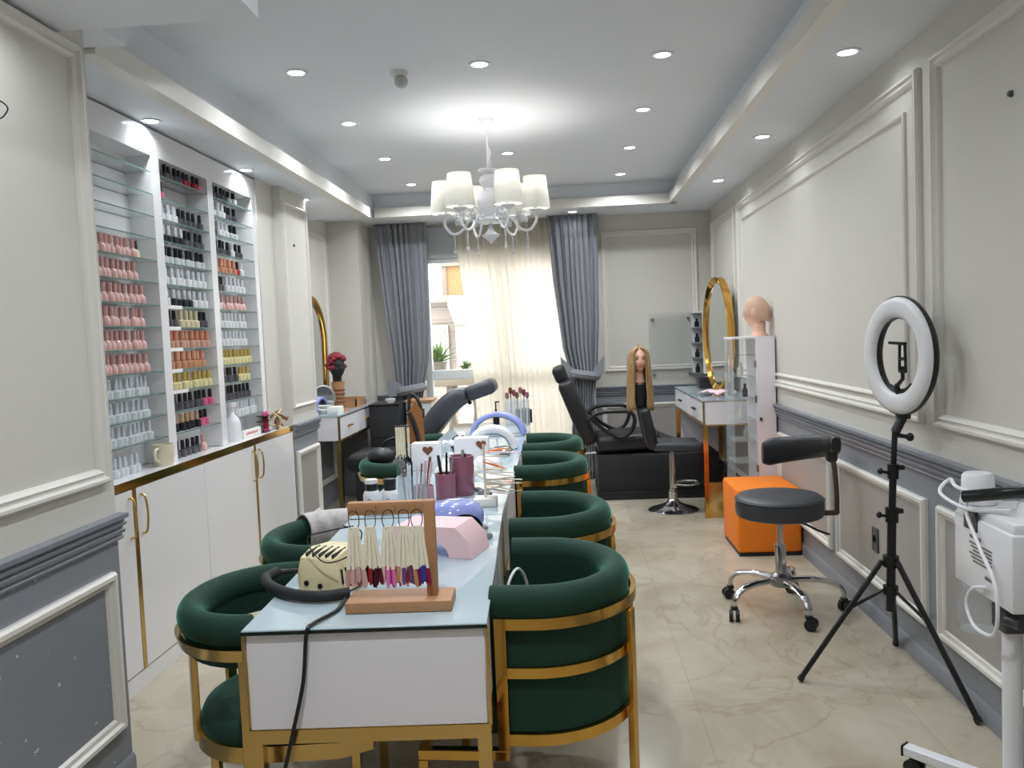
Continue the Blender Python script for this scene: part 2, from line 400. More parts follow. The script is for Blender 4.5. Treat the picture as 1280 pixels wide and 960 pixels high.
# window with roller-shutter box, rails, glass
b = MB()
yw = YB+0.02
def bar(x0, x1, z0, z1, y0=yw, y1=yw+0.07): b.box((x0, y0, z0), (x1, y1, z1), 0.006, 1)
for x0, x1 in ((WX0, WX0+0.07), (-1.44, -1.375), (-0.66, -0.56), (WX1-0.07, WX1)): bar(x0, x1, 0.0, 2.32)
for z0, z1 in ((0.0, 0.09), (1.07, 1.17), (2.27, 2.34)): bar(WX0+0.003, WX1-0.003, z0, z1, yw+0.006, yw+0.064)
w = struct('window_1', b, 'window_pvc')
tag(MB().box((WX0+0.02, yw+0.03, 0.05), (WX1-0.02, yw+0.036, 2.3)).build('pane', 'window_glass', w, smooth=False), kind='structure')
b = MB(); b.box((WX0, YB-0.02, 2.32), (WX1, YB+0.1, 2.64), 0.008, 1)
for z in (2.40, 2.48, 2.56): b.box((WX0+0.03, YB-0.026, z), (WX1-0.03, YB-0.018, z+0.012))
struct('window_shutter_box', b, 'shutter')

# outside: balcony, balustrade, plants, building across the street
struct('balcony_floor', MB().box((-4, YB+0.12, -0.12), (3, 9.75, -0.02)), 'stone', smooth=False)
bal = thing('balustrade', 'pale stone balcony balustrade outside the lower window pane', 'balustrade', (-0.6, 9.45, -0.02))
MB().box((-3, -0.09, 0.98), (3, 0.09, 1.10), 0.015).build('handrail', 'stone', bal)
MB().box((-3, -0.09, 0), (3, 0.09, 0.12), 0.01).build('base_rail', 'stone', bal)
bp = MB().lathe([(0.055, 0.12), (0.055, 0.17), (0.035, 0.2), (0.07, 0.36), (0.06, 0.48), (0.032, 0.66), (0.036, 0.76), (0.06, 0.83), (0.065, 0.9), (0.065, 0.98)], 14)
b0 = bp.build('baluster', 'stone_grey', bal, (-2.6, 0, 0))
for i in range(1, 20):
    c = b0.copy(); COL.objects.link(c); c.location = (-2.6+i*0.272, 0, 0)
def pot_plant(loc, s, label, seed):
    t = thing('potted_plant', label, 'plant', loc, 0, 'plants on the balcony handrail')
    MB().lathe([(0.07*s, 0), (0.10*s, 0.14*s), (0.105*s, 0.15*s), (0.09*s, 0.15*s)], 16).build('pot', 'stone_grey', t)
    rd = random.Random(seed); b = MB()
    for k in range(46):
        a = rd.uniform(0, 2*PI); l = rd.uniform(0.12, 0.30)*s; e = rd.uniform(0.3, 1.4)
        p0 = Vector((0, 0, 0.14*s)); d = Vector((math.cos(a)*math.cos(e), math.sin(a)*math.cos(e), math.sin(e)))
        sd = d.cross(Vector((0, 0, 1))).normalized()*0.022*s
        p1 = p0+d*l*0.55; p2 = p0+d*l+Vector((0, 0, -0.03*s))
        vs = [b.bm.verts.new(p) for p in (p0, p1-sd, p2, p1+sd)]; b.bm.faces.new(vs)
        vs = [b.bm.verts.new(p+Vector((0, 0, 0.004))) for p in (p0, p1-sd, p2, p1+sd)]; b.bm.faces.new(vs[::-1])
    b.build('leaves', 'leaf', t, smooth=False)
pot_plant((-1.44, 9.45, 1.08), 1.05, 'leafy green plant in a pot on the balcony handrail', 3)
pot_plant((-1.13, 9.45, 1.08), 0.45, 'small plant in low pot right of the leafy balcony plant', 5)
bd = thing('building', 'pale stone apartment facade across the street through bare window pane', 'building', (-2.2, 16.5, -6))
b = MB(); b.box((-4, 0, 0), (0.55, 3, 8.25))
for k in range(16, 33):
    b.box((-4, -0.03, k*0.252), (0.5, 0.0, k*0.252+0.035))
b.box((-4.1, -0.25, 8.2), (0.2, 0, 8.33)); b.build('wall', 'facade', bd, smooth=False)
for x in (-2.1, -0.42):
    f = MB().box((x, -0.09, 6.85), (x+0.34, 0.0, 7.75)).build('window', 'window_pvc', bd, smooth=False)
    b = MB()
    for q in range(4): b.box((x+0.05+0.07*q, -0.12, 6.9), (x+0.07+0.07*q, -0.08, 7.7))
    b.build('window_bars', 'stone_grey', f, smooth=False)
b = MB(); b.box((-0.15, 0.6, 8.2), (4.5, 2, 9.0)); b.build('rooftop_storey', 'facade_tan', bd, smooth=False)
b = MB(); b.box((-0.25, 0.5, 8.95), (4.6, 2.1, 9.1))
for x in (-0.05, 0.35): b.box((x, 0.7, 9.05), (x+0.08, 0.8, 9.35))
b.box((-0.25, 0.55, 8.2), (-0.15, 0.65, 9.0)); b.build('roof_edge', 'stone_grey', bd, smooth=False)
b = MB(); b.box((0.12, -0.5, 0), (6, 2, 7.75)); b.prism([(0.12, 7.75), (6, 7.75), (6, 8.3), (0.0, 8.3), (0.0, 8.1)], 'y', -0.55, 2)
b.build('bay', 'facade', bd, smooth=False)

# ================================================================ LIGHTS
def downlight(x, y, z, label, power, r=0.048, group='recessed ceiling downlights'):
    t = thing('downlight', label, 'downlight', (x, y, z), 0, group)
    MB().lathe([(r*0.84, -0.001), (r*0.86, -0.006), (r*1.16, -0.006), (r*1.2, -0.0005)], 24).build('rim', 'white_plastic', t)
    MB().lathe([(0.0001, -0.0042), (r*0.85, -0.004), (r*0.85, -0.0005)], 20).build('diffuser', 'light_face', t)
    l = bpy.data.lights.new('downlight_lamp', 'AREA'); l.shape = 'DISK'; l.size = r*1.7; l.energy = power; l.color = (0.91, 0.96, 1.0); l.spread = math.radians(150)
    o = bpy.data.objects.new('downlight_lamp', l); COL.objects.link(o); o.location = (x, y, z-0.009)
PW = 7.0
for i, y in enumerate((4.28, 5.32, 6.40, 7.50)):
    downlight(-1.309, y, TOP, 'round downlight in left row of ceiling tray, %s from the camera' % ORD[i], PW*(0.8, 0.95, 1.25, 1.5)[i])
for i, y in enumerate((4.36, 5.40, 6.48, 7.54)):
    downlight(0.545, y, TOP, 'round downlight in right row of ceiling tray, %s from the camera' % ORD[i], PW*(0.8, 0.95, 1.2, 1.5)[i])
for i, (y, s) in enumerate(((3.42, 'at top edge of picture'), (4.33, 'in front of the chandelier'), (6.44, 'behind the chandelier'))):
    downlight(-0.378, y, TOP, 'round downlight in middle row of ceiling tray, %s' % s, PW)
for i, y in enumerate((3.80, 5.37, 6.87)):
    downlight(1.268, y, SOF, 'round downlight in right soffit along panelled wall, %s from the camera' % ORD[i], PW*0.10)
downlight(0.122, 8.19, SOF, 'round downlight in soffit above the window curtains', PW*0.08)
for i, y in enumerate((3.98, 5.19)):
    downlight(-1.938, y, SOFL, 'round downlight above the polish shelves, %s from the camera' % ORD[i], PW*0.3, 0.04)
downlight(-1.94, 6.36, SOFL, 'round downlight above the left panelled column', PW*0.4, 0.04)
for i, y in enumerate((2.2, 0.9, -0.6)): downlight(1.268, y, SOF, 'added unseen downlight in right soffit, %s one outside the frame' % ORD[i], PW*0.10)  # unseen soffit lamps, added to brighten the near end of the room
for x, y in ((-0.378, 2.35), (-0.378, 1.2), (0.545, 2.2), (0.545, 1.0), (-0.378, 0.0), (0.545, -0.6)):  # unseen tray lamps added for the near end; strongest one lights the table front
    downlight(x, y, TOP, 'added unseen downlight in ceiling tray beyond the top edge at %.1f metres' % y, PW*(2.6 if (x, y) == (-0.378, 1.2) else 0.34))
downlight(-1.36, 2.25, 2.53, 'round downlight in low soffit at top left corner', PW*0.2)

# chandelier
CX, CY = -0.446, 5.42
ch = thing('chandelier', 'white six-arm chandelier with pleated shades and crystal drops', 'chandelier', (CX, CY, TOP))
MB().lathe([(0.012, -0.065), (0.02, -0.055), (0.04, -0.02), (0.05, -0.008), (0.052, 0.0)], 24).build('canopy', 'white_plastic', ch)
b = MB(); b.cyl((0, 0, -0.06), (0, 0, -0.32), 0.007, seg=8)
b.build('stem', 'white_plastic', ch)
MB().tube(curve([(0.006, 0, -0.18), (0.016, 0, -0.21), (0.008, 0, -0.245), (0.014, 0, -0.28), (0.006, 0, -0.31)], 4), 0.006, 6).build('cable_sleeve', 'white_plastic', ch)
b = MB()
b.lathe([(0.02, -0.6593), (0.075, -0.655), (0.085, -0.638), (0.05, -0.6252), (0.03, -0.6125), (0.065, -0.5657), (0.08, -0.5232), (0.072, -0.4807), (0.03, -0.4425), (0.028, -0.434), (0.055, -0.4085), (0.062, -0.3872), (0.052, -0.3618), (0.028, -0.3448), (0.035, -0.332), (0.068, -0.3235), (0.066, -0.3175), (0.012, -0.315)], 24)
b.build('column', 'white_plastic', ch)
b = MB(); b.lathe([(0.002, -0.791), (0.012, -0.774), (0.035, -0.757), (0.055, -0.74), (0.058, -0.7315), (0.04, -0.723), (0.022, -0.706), (0.014, -0.6847), (0.012, -0.655)], 20); b.build('finial', 'white_plastic', ch)
RA = 0.295
for k in range(6):
    a = math.radians(-90 - 33 + 60*k + 0) 
    ca, sa = math.cos(a), math.sin(a)
    def Q(r, z): return (ca*r, sa*r, z)
    ab = MB(); ab.tube(curve([Q(0.05, -0.635), Q(0.11, -0.615), Q(0.15, -0.645), Q(0.19, -0.70), Q(0.25, -0.712), Q(RA, -0.655), Q(RA-0.005, -0.6)], 6), 0.0085, 8)
    ab.tube(curve([Q(0.10, -0.615), Q(0.13, -0.57), Q(0.17, -0.58), Q(0.165, -0.63), Q(0.13, -0.635)], 5), 0.006, 6)
    arm = ab.build('arm', 'white_plastic', ch)
    MB().lathe([(0.01, -0.61), (0.04, -0.595), (0.045, -0.587), (0.015, -0.58), (0.014, -0.505)], 14, (ca*RA, sa*RA, 0)).build('candle_cup', 'white_plastic', arm)
    sb = MB(); N = 48; R0 = []
    for z, r in ((-0.58, 0.088), (-0.573, 0.089), (-0.475, 0.079), (-0.385, 0.070), (-0.378, 0.0695)):
        R0.append([Vector((ca*RA+(r+0.0036*(1 if j % 2 else -1))*math.cos(2*PI*j/N), sa*RA+(r+0.0036*(1 if j % 2 else -1))*math.sin(2*PI*j/N), z)) for j in range(N)])
    sb.ring_loft(R0, caps=False)
    sh = sb.build('lamp_shade', 'shade', ch, ang=180)
    MB().tube([(ca*RA+0.0895*math.cos(2*PI*j/32), sa*RA+0.0895*math.sin(2*PI*j/32), -0.579) for j in range(32)], 0.003, 6, True).build('hem', 'white_plastic', sh)
    MB().ell((ca*RA, sa*RA, -0.48), (0.018, 0.018, 0.03)).build('bulb', 'white_plastic', arm)
    bb = MB()
    for j in range(7): bb.ell(Q(0.235, -0.725-0.014*j), (0.006, 0.006, 0.007), 8, 5)
    bb.ell(Q(0.235, -0.832), (0.011, 0.011, 0.016), 8, 6)
    bb.build('crystal_drop', 'crystal', arm)
    gb = MB(); rd = random.Random(k)
    for j in range(10):
        gb.ell((ca*0.2+rd.uniform(-.03, .03), sa*0.2+rd.uniform(-.03, .03), -0.62+rd.uniform(-.03, .03)), (0.015, 0.015, 0.018), 7, 5)
    gb.build('crystal_cluster', 'crystal', arm)
    l = bpy.data.lights.new('bulb_lamp', 'POINT'); l.energy = 2.1; l.color = (1.0, 0.97, 0.93); l.shadow_soft_size = 0.03
    o = bpy.data.objects.new('bulb_lamp', l); COL.objects.link(o); o.location = (CX+ca*RA, CY+sa*RA, TOP-0.43)
# smoke detector / motion sensor
t = thing('ceiling_sensor', 'small white dome sensor hanging from the ceiling left of chandelier', 'sensor', (-0.80, 4.38, TOP))
MB().lathe([(0.03, -0.03), (0.045, -0.02), (0.05, 0)], 18).build('base', 'paper', t)
MB().ell((0.01, -0.01, -0.052), (0.036, 0.036, 0.034), 14, 9).build('dome', 'silver', t)

# daylight
w = bpy.data.worlds.new('World'); sc.world = w; w.use_nodes = True
bg = w.node_tree.nodes['Background']
bg.inputs['Color'].default_value = (0.93, 0.97, 1.0, 1); bg.inputs['Strength'].default_value = 4.5
s = bpy.data.lights.new('sun', 'SUN'); s.energy = 1.3; s.angle = 0.01; s.color = (1, 0.93, 0.82)
so = bpy.data.objects.new('sun', s); COL.objects.link(so); so.rotation_euler = (math.radians(48), 0, math.radians(-35)); so.location = (0, 0, 12)

# camera
cd = bpy.data.cameras.new('camera'); cam = bpy.data.objects.new('camera', cd); COL.objects.link(cam)
cd.sensor_width = 36; cd.sensor_fit = 'HORIZONTAL'; cd.lens = 36*1050/1280; cd.clip_start = 0.05
yaw, pit, rol = CAMV
Rz = Matrix.Rotation(yaw, 3, 'Z'); Rx = Matrix.Rotation(pit, 3, 'X'); Ry = Matrix.Rotation(rol, 3, 'Y')
Mc = Rz @ Rx @ Ry
r_, f_, u_ = Mc.col[0], Mc.col[1], Mc.col[2]
mm = Matrix((r_, u_, -f_)).transposed().to_4x4(); mm.translation = (0, 0, 1.5)
cam.matrix_world = mm
sc.camera = cam
sc.view_settings.view_transform = 'Standard'; sc.view_settings.look = 'None'; sc.view_settings.gamma = 1.0
sc.view_settings.use_curve_mapping = False
sc.view_settings.exposure = 0.15
sc.cycles.use_denoising = True
sc.cycles.max_bounces = 8
sc.cycles.sample_clamp_indirect = 6.0

# ================================================================ CURTAINS
def lerp(a, b, t): return a+(b-a)*t
def prof_interp(tab, v):
    for (v0, a), (v1, c) in zip(tab, tab[1:]):
        if v0 <= v <= v1: return lerp(a, c, (v-v0)/(v1-v0))
    return tab[-1][1]
def curtain(name, label, edgeL, edgeR, ztop, zbot, y, folds, depth, m, group, parent=None, nu=150, nv=50, seed=1):
    """edgeL/edgeR: tables (z fraction from top 0..1, x); gathered where narrow"""
    t = thing(name, label, 'curtain', ((edgeL[0][1]+edgeR[0][1])/2, y, zbot), 0, group)
    ox = t.location.x; rd = random.Random(seed); ph = [rd.uniform(0, 6) for _ in range(4)]
    w0 = edgeR[0][1]-edgeL[0][1]
    def f(u, v):
        xl, xr_ = prof_interp(edgeL, v), prof_interp(edgeR, v)
        wv = xr_-xl; g = min(1.5, w0/max(0.05, wv))
        uu = u+0.012*math.sin(5*v+ph[0]+9*u)
        a = depth*min(1.25, 0.8+0.3*(g-1))*(0.75+0.25*math.sin(ph[1]+7*u))
        yy = a*math.sin(2*PI*folds*uu+ph[2]+0.8*math.sin(3*u*PI+ph[3]))+a*0.35*math.sin(2*PI*folds*2.3*uu+v*2)
        return (xl+wv*u-ox, yy, (ztop-zbot)*(1-v))
    MB().grid(f, nu, nv).build('drape', m, t, ang=180, thick=0.004)
    return t
ZT = SOF-0.005
t = curtain('curtain', 'grey curtain left of the window, pulled in by a tieback', [(0, -1.86), (0.30, -1.80), (0.62, -1.72), (0.70, -1.62), (0.80, -1.68), (1, -1.70)],
        [(0, -1.335), (0.30, -1.34), (0.52, -1.37), (0.63, -1.43), (0.70, -1.45), (0.80, -1.42), (1, -1.40)], ZT, 0.03, 8.37, 8, 0.026, 'curtain_grey', 'grey curtains at the window')
def tieback(t, cx, z, side):
    b = MB()
    b.tube([(cx+0.115*math.cos(a), 0.075*math.sin(a), z+0.02*math.cos(a)*side) for a in [2*PI*i/24 for i in range(24)]], 0.05, 8, True, flat=0.9)
    for s_, dz, l, h in (((-1, 0.02, 0.13, 0.09),) if side > 0 else ((-1, 0.10, 0.13, 0.09), (1, 0.10, 0.10, 0.08))):
        b.ring_loft([[Vector((cx+s_*0.09, yq, z+zq)) for yq, zq in ((-0.05, -0.05), (0.03, -0.05), (0.03, 0.05), (-0.05, 0.05))],
                     [Vector((cx+s_*(0.09+l), -0.06, z+dz-h)), Vector((cx+s_*(0.09+l), 0.0, z+dz-h)), Vector((cx+s_*(0.09+l*1.1), 0.0, z+dz+h)), Vector((cx+s_*(0.09+l*1.1), -0.06, z+dz+h))]])
    b.build('tieback', 'curtain_grey', t, smooth=False)
tieback(t, 0.04, 1.0-0.03, 1)
t = curtain('curtain', 'grey curtain right of the window, tied back beside black salon bed', [(0, -0.13), (0.25, -0.09), (0.5, -0.02), (0.62, 0.06), (0.68, 0.09), (0.8, 0.04), (1, 0.02)],
        [(0, 0.365), (0.4, 0.345), (0.6, 0.31), (0.68, 0.27), (0.8, 0.28), (1, 0.29)], ZT, 0.03, 8.37, 8, 0.026, 'curtain_grey', 'grey curtains at the window', seed=4)
tieback(t, 0.065, 1.08-0.03, -1)
curtain('sheer_curtain', 'cream sheer curtain glowing in the window behind chandelier', [(0, -1.08), (0.3, -1.0), (0.6, -0.94), (1, -0.90)],
        [(0, 0.10), (1, 0.12)], ZT, 0.02, 8.525, 17, 0.012, 'sheer', None, nu=260, nv=20, seed=2)

# ================================================================ NAIL TABLES
def nail_table(x, y, rz, L, label):
    W = 0.643
    t = thing('nail_table', label, 'table', (x, y, 0), rz, 'white nail tables standing end to end')
    b = MB(); b.box((-W/2+0.006, 0.008, 0.482), (W/2-0.006, L-0.004, 0.744), 0.003, 1); b.build('cabinet_body', 'panel_white', t)
    MB().box((-W/2-0.002, -0.002, 0.744), (W/2+0.002, L-0.003, 0.756), 0.002, 1).build('glass_top', ['table_glass'], t)
    MB().box((-W/2-0.0025, -0.003, 0.7425), (W/2+0.0025, 0.0, 0.752)).build('glass_edge', 'glass_dark', t)
    b = MB(); s_ = 0.036
    for sx in (-1, 1):
        b.box((sx*W/2-(s_ if sx > 0 else 0), 0.005, 0.445), (sx*W/2+(0 if sx > 0 else s_), L-0.005, 0.482))
    for yy in (0.005, L-0.005-s_): b.box((-W/2+s_, yy, 0.445), (W/2-s_, yy+s_, 0.482))
    for sx in (-1, 1): b.box((sx*W/2-0.004, 0.003, 0.482), (sx*W/2+0.004, 0.011, 0.744))
    b.build('frame', 'gold_pale', t, smooth=False)
    for sx in (-1, 1):
        for yy in (0.05, L-0.05-s_):
            MB().box((sx*(W/2-s_/2)-s_/2, yy if yy > 0.1 else 0.005, 0), (sx*(W/2-s_/2)+s_/2, (yy if yy > 0.1 else 0.005)+s_, 0.445)).build('leg', 'gold_pale', t, smooth=False)
    for i in range(2):
        y0 = 0.10+i*(L-0.2)/2
        d = MB().box((W/2-0.008, y0, 0.50), (W/2-0.002, y0+(L-0.2)/2-0.02, 0.73), 0.002, 1).build('drawer', 'panel_white', t)
    return t
TB = [(-0.5535, 2.126, math.radians(2.4), 1.325, 'nearest white nail table, holding the wooden swatch stand'),
      (-0.612, 3.468, math.radians(0.5), 1.245, 'white nail table second from camera, crowded with plum cups and bottles'),
      (-0.623, 4.718, math.radians(0.5), 1.245, 'white nail table third from camera under the white arched lamp'),
      (-0.634, 5.968, math.radians(0.5), 1.25, 'farthest white nail table, with the glass brush holder by the curtain')]
for a in TB: nail_table(*a)

# ================================================================ GREEN CHAIRS
def upath(xa, rx, ry, xc, n=22):
    """U opening towards -x: from near arm end (xa,-ry) round the back to (xa, ry)"""
    p = [(xa, -ry), (lerp(xa, xc, 0.5), -ry)]
    for i in range(n+1):
        a = -PI/2+PI*i/n
        p.append((xc+rx*math.cos(a), ry*math.sin(a)))
    p += [(lerp(xa, xc, 0.5), ry), (xa, ry)]
    return p
def rect(n0, n1, z0, z1): return [(n0, z0), (n1, z0), (n1, z1), (n0, z1)]
U = upath(-0.20, 0.25, 0.285, -0.085); UB = upath(-0.168, 0.25, 0.285, -0.085)
def barrel_chair(label):
    t = thing('barrel_chair', label, 'chair', (0, 0, 0), 0, 'green barrel chairs along the right of the tables')
    body = [(-0.03, 0.37), (0.030, 0.37), (0.034, 0.70)]
    body += [(-0.004+0.043*math.cos(a), 0.738+0.046*math.sin(a)) for a in [math.radians(d) for d in range(-25, 206, 21)]]
    body += [(-0.034, 0.69)]
    MB().sweep(U, body).build('backrest', 'velvet', t, ang=60)
    b = MB(); o = []
    for i in range(19):
        a = -PI/2+PI*i/18; o.append((-0.085+0.215*math.cos(a), 0.25*math.sin(a)))
    o = [(-0.40, -0.24)]+o+[(-0.40, 0.24)]
    def ins(k, z): return [Vector((-0.12+(x+0.12)*k, y*k, z)) for x, y in o]
    b.ring_loft([ins(0.97, 0.325), ins(1.0, 0.335), ins(1.0, 0.41), ins(0.97, 0.43), ins(0.85, 0.438)])
    b.build('seat', 'velvet', t, ang=60)
    MB().sweep(UB, rect(0.042, 0.058, 0.674, 0.706)).build('top_band', 'gold', t, ang=50)
    MB().sweep(UB, rect(0.034, 0.050, 0.532, 0.562)).build('middle_band', 'gold', t, ang=50)
    MB().sweep(UB, rect(0.026, 0.046, 0.335, 0.368)).build('base_band', 'gold', t, ang=50)
    for sy in (-1, 1):
        y0 = sy*0.343
        MB().box((-0.185, min(y0, y0-sy*0.022), 0.325), (-0.152, max(y0, y0-sy*0.022), 0.706), 0.002, 1).build('arm_post', 'gold', t)
        MB().box((-0.42, min(y0, y0-sy*0.03), 0.295), (-0.155, max(y0, y0-sy*0.03), 0.325), 0.002, 1).build('seat_rail', 'gold', t)
        MB().box((-0.42, min(y0, y0-sy*0.03), 0), (-0.392, max(y0, y0-sy*0.03), 0.295), 0.002, 1).build('leg', 'gold', t)
        a = sy*math.radians(24); lx, ly = -0.085+0.312*math.cos(a), 0.345*math.sin(a)
        MB().cbox((lx, ly, 0.335), (0.018, 0.032, 0.67), 0.002, (0, 0, a), 1).build('leg', 'gold', t)
    MB().box((-0.42, -0.315, 0.295), (-0.395, 0.315, 0.325), 0.002, 1).build('front_rail', 'gold', t)
    return t
RC = [(-0.028, 2.64, math.radians(-3), 'green velvet barrel chair nearest the camera, right of the tables'),
      (-0.035, 3.53, math.radians(-2), 'green velvet barrel chair second from camera, right of the tables'),
      (-0.095, 4.86, math.radians(-2), 'green velvet barrel chair third from camera, right of the tables'),
      (-0.105, 5.80, math.radians(0), 'farthest green velvet barrel chair, beside the last nail table')]
c0 = barrel_chair(RC[0][3]); c0.location = RC[0][:2]+(0,); c0.rotation_euler.z = RC[0][2]
for x, y, r, l in RC[1:]: dup(c0, (x, y, 0), r, l)

def open_chair(label):
    """open-frame tub chair facing +x (built facing -x, turned by pi)"""
    t = thing('open_tub_chair', label, 'chair', (0, 0, 0), 0, 'green open tub chairs along the left of the tables')
    UU = upath(-0.10, 0.235, 0.275, -0.075)
    b = [(0.038*math.cos(a), 0.708+0.046*math.sin(a)) for a in [2*PI*i/14 for i in range(14)]]
    MB().sweep(UU, b).build('rim', 'velvet', t, ang=60)
    MB().sweep(UU, [(-0.018, 0.605), (0.010, 0.605), (0.022, 0.67), (-0.022, 0.67)]).build('apron', 'velvet', t, ang=60)
    MB().sweep(UU, [(0.020, 0.632), (0.036, 0.632), (0.046, 0.668), (0.03, 0.668)]).build('rim_band', 'gold_pale', t, ang=50)
    o = []
    for i in range(25):
        a = -PI/2+PI*i/24; o.append((-0.075+0.225*math.cos(a), 0.265*math.sin(a)))
    o = [(-0.40, -0.2), (-0.32, -0.25)]+o+[(-0.32, 0.25), (-0.40, 0.2)]
    def ins(k, z): return [Vector((-0.11+(x+0.11)*k, y*k, z)) for x, y in o]
    MB().ring_loft([ins(0.98, 0.36), ins(1.0, 0.37), ins(1.0, 0.395), ins(0.95, 0.42), ins(0.8, 0.434), ins(0.4, 0.438)]).build('seat', 'velvet', t, ang=60)
    MB().ring_loft([ins(1.04, 0.325), ins(1.04, 0.372), ins(1.0, 0.374), ins(1.0, 0.325)], caps=False).build('seat_band', 'gold_pale', t, ang=50)
    MB().ring_loft([ins(1.0, 0.325), ins(1.0, 0.365)]).build('seat_base', 'black_matte', t, ang=50)
    for sy in (-1, 1):
        MB().cbox((-0.085, sy*0.294, 0.495), (0.036, 0.022, 0.335), 0.002, None, 1).build('arm_post', 'gold_pale', t)
        a = sy*math.radians(32)
        MB().cbox((-0.075+0.235*math.cos(a), 0.275*math.sin(a), 0.49), (0.02, 0.034, 0.30), 0.002, (0, 0, a), 1).build('back_post', 'gold_pale', t)
        for lx in (-0.36, 0.05):
            MB().box((lx-0.013, sy*0.2-0.013, 0), (lx+0.013, sy*0.2+0.013, 0.33), 0.002, 1).build('leg', 'gold_pale', t)
    return t
LC = [(-1.015, 2.52, 'green open tub chair nearest the camera, left of the tables'),
      (-1.045, 3.30, 'green open tub chair with grey towel on its rim'),
      (-1.14, 5.28, 'green open tub chair under the black bag'),
      (-1.085, 6.25, 'green open tub chair behind the pale swatch sticks')]
c0 = open_chair(LC[0][2]); c0.location = (LC[0][0], LC[0][1], 0); c0.rotation_euler.z = PI+0.04
for x, y, l in LC[1:]: dup(c0, (x, y, 0), PI, l)
# towel draped on the second left chair's rim
b = MB()
def tw(u, v):
    a = math.radians(lerp(222, 282, u)); 
    cx, cy = -1.045, 3.30
    th = lerp(-2.2, 2.0, v); r = 0.062
    bx, by = cx-(-0.075+0.235*math.cos(a-PI)) , cy-(0.275*math.sin(a-PI))
    bx, by = cx+0.075-0.235*math.cos(PI-a), cy-0.275*math.sin(PI-a)
    nx, ny = -math.cos(PI-a), -math.sin(PI-a)
    q = (r+0.004*math.sin(17*u+9*v))*math.sin(th)
    z = 0.708+(r+0.004)*math.cos(th) - (0.05 if v in (0, 1) else 0)
    return (bx+nx*q, by+ny*q, z)
b.grid(tw, 30, 16)
tag(b.build('towel', 'towel', ang=180, thick=0.006), 'patterned grey towel over the rim of second left chair', 'towel')

# ================================================================ SHELVES, CABINETS, WORKTOP
SX = -1.99; SB = -2.125; SZ = [2.376-0.1087*k for k in range(13)]; CT = 0.935
sh = thing('display_shelf_unit', 'white wall shelf unit with three bays of nail polish', 'shelf unit', (SX, 4.4, CT))
def W(x, y, z): return (x-SX, y-4.4, z-CT)
b = MB()
for y0, y1 in ((3.42, 3.49), (4.06, 4.14), (4.705, 4.78), (5.385, 5.452)):
    b.box(W(SB, y0, CT), W(SX, y1, 2.455))
b.box(W(SB, 3.42, 2.455), W(SX, 5.452, 2.585)); b.box(W(SB, 2.83, CT), W(SX, 3.42, 2.585))
b.box(W(SB-0.004, 3.42, CT), W(SB+0.006, 5.452, 2.585))
b.build('carcass', 'gloss_white', sh, smooth=False)
BAYS = [(3.49, 4.06), (4.14, 4.705), (4.78, 5.385)]
for k, z in enumerate(SZ):
    for y0, y1 in BAYS:
        if k == 12 and y0 > 4.7: y0 = 5.02
        g = MB().box(W(SB+0.006, y0, z-0.006), W(SX-0.004, y1, z)).build('glass_shelf', 'glass', sh, smooth=False)
        MB().box(W(SX-0.005, y0, z-0.006), W(SX-0.003, y1, z)).build('front_edge', 'glass_edge', g, smooth=False)
wt = thing('worktop', 'white worktop with gold front edge over the white cabinets', 'worktop', (XC, 4.3, 0.90))
MB().box((-0.2, -1.46, 0), (-0.004, 1.455, 0.033)).build('slab', 'gloss_white', wt, smooth=False)
MB().box((-0.004, -1.46, -0.004), (0.0, 1.462, 0.034)).build('edge_strip', 'gold', wt, smooth=False)
for y0, y1, lab in ((2.845, 4.30, 'white gloss base cabinet nearer the grey wall corner'), (4.302, 5.755, 'white gloss base cabinet farther away, beside the panelled column')):
    ym = (y0+y1)/2
    t = thing('base_cabinet', lab, 'cabinet', (XC, ym, 0), 0, 'white base cabinets under the polish shelves')
    b = MB(); b.box((-0.2, y0-ym, 0.08), (-0.022, y1-ym, 0.893)); b.build('carcass', 'gloss_white', t, smooth=False)
    MB().box((-0.19, y0-ym, 0), (-0.004, y1-ym, 0.078)).build('plinth', 'gloss_white', t, smooth=False)
    MB().box((-0.022, -0.016, 0.084), (0.0, 0.016, 0.893)).build('divider_strip', 'gold_pale', t, smooth=False)
    for sgn in (-1, 1):
        a0, a1 = sorted((sgn*0.018, sgn*((y1-y0)/2-0.002)))
        d = MB().box((-0.02, a0, 0.085), (-0.001, a1, 0.892), 0.0015, 1).build('door', 'gloss_white', t)
        hy = sgn*0.05
        h = MB(); h.tube(curve([(0, hy, 0.86), (0.022, hy, 0.845), (0.03, hy, 0.77), (0.022, hy, 0.695), (0, hy, 0.68)], 6), 0.0055, 8)
        h.build('handle', 'gold_pale', d)
tag(MB().lathe([(0.001, 0), (0.046, 0), (0.048, 0.006), (0.05, 0.105), (0.047, 0.105), (0.045, 0.012), (0.001, 0.01)], 24).tube(curve([(0, -0.048, 0.088), (0, -0.078, 0.082), (0, -0.082, 0.045), (0, -0.048, 0.025)], 5), 0.007, 8).build('mug', 'mug_cream', None, (-1.992, 3.993, CT-0.002)), 'cream mug on the worktop in front of the first shelf bay', 'mug')
sp = thing('spray_bottle', 'white spray bottle standing on the worktop', 'bottle', (-2.03, 4.95, CT-0.002))
MB().lathe([(0.001, 0), (0.05, 0), (0.053, 0.01), (0.053, 0.10), (0.042, 0.135), (0.02, 0.16), (0.017, 0.185), (0.001, 0.185)], 20).build('bottle_body', 'white_plastic', sp)
b = MB(); b.cyl((0, 0, 0.178), (0, 0, 0.205), 0.02, 0.02); b.cbox((0.012, -0.01, 0.218), (0.03, 0.085, 0.03), 0.008); b.tube(curve([(0.012, 0.025, 0.208), (0.014, 0.045, 0.185), (0.012, 0.04, 0.16)], 4), 0.006, 6)
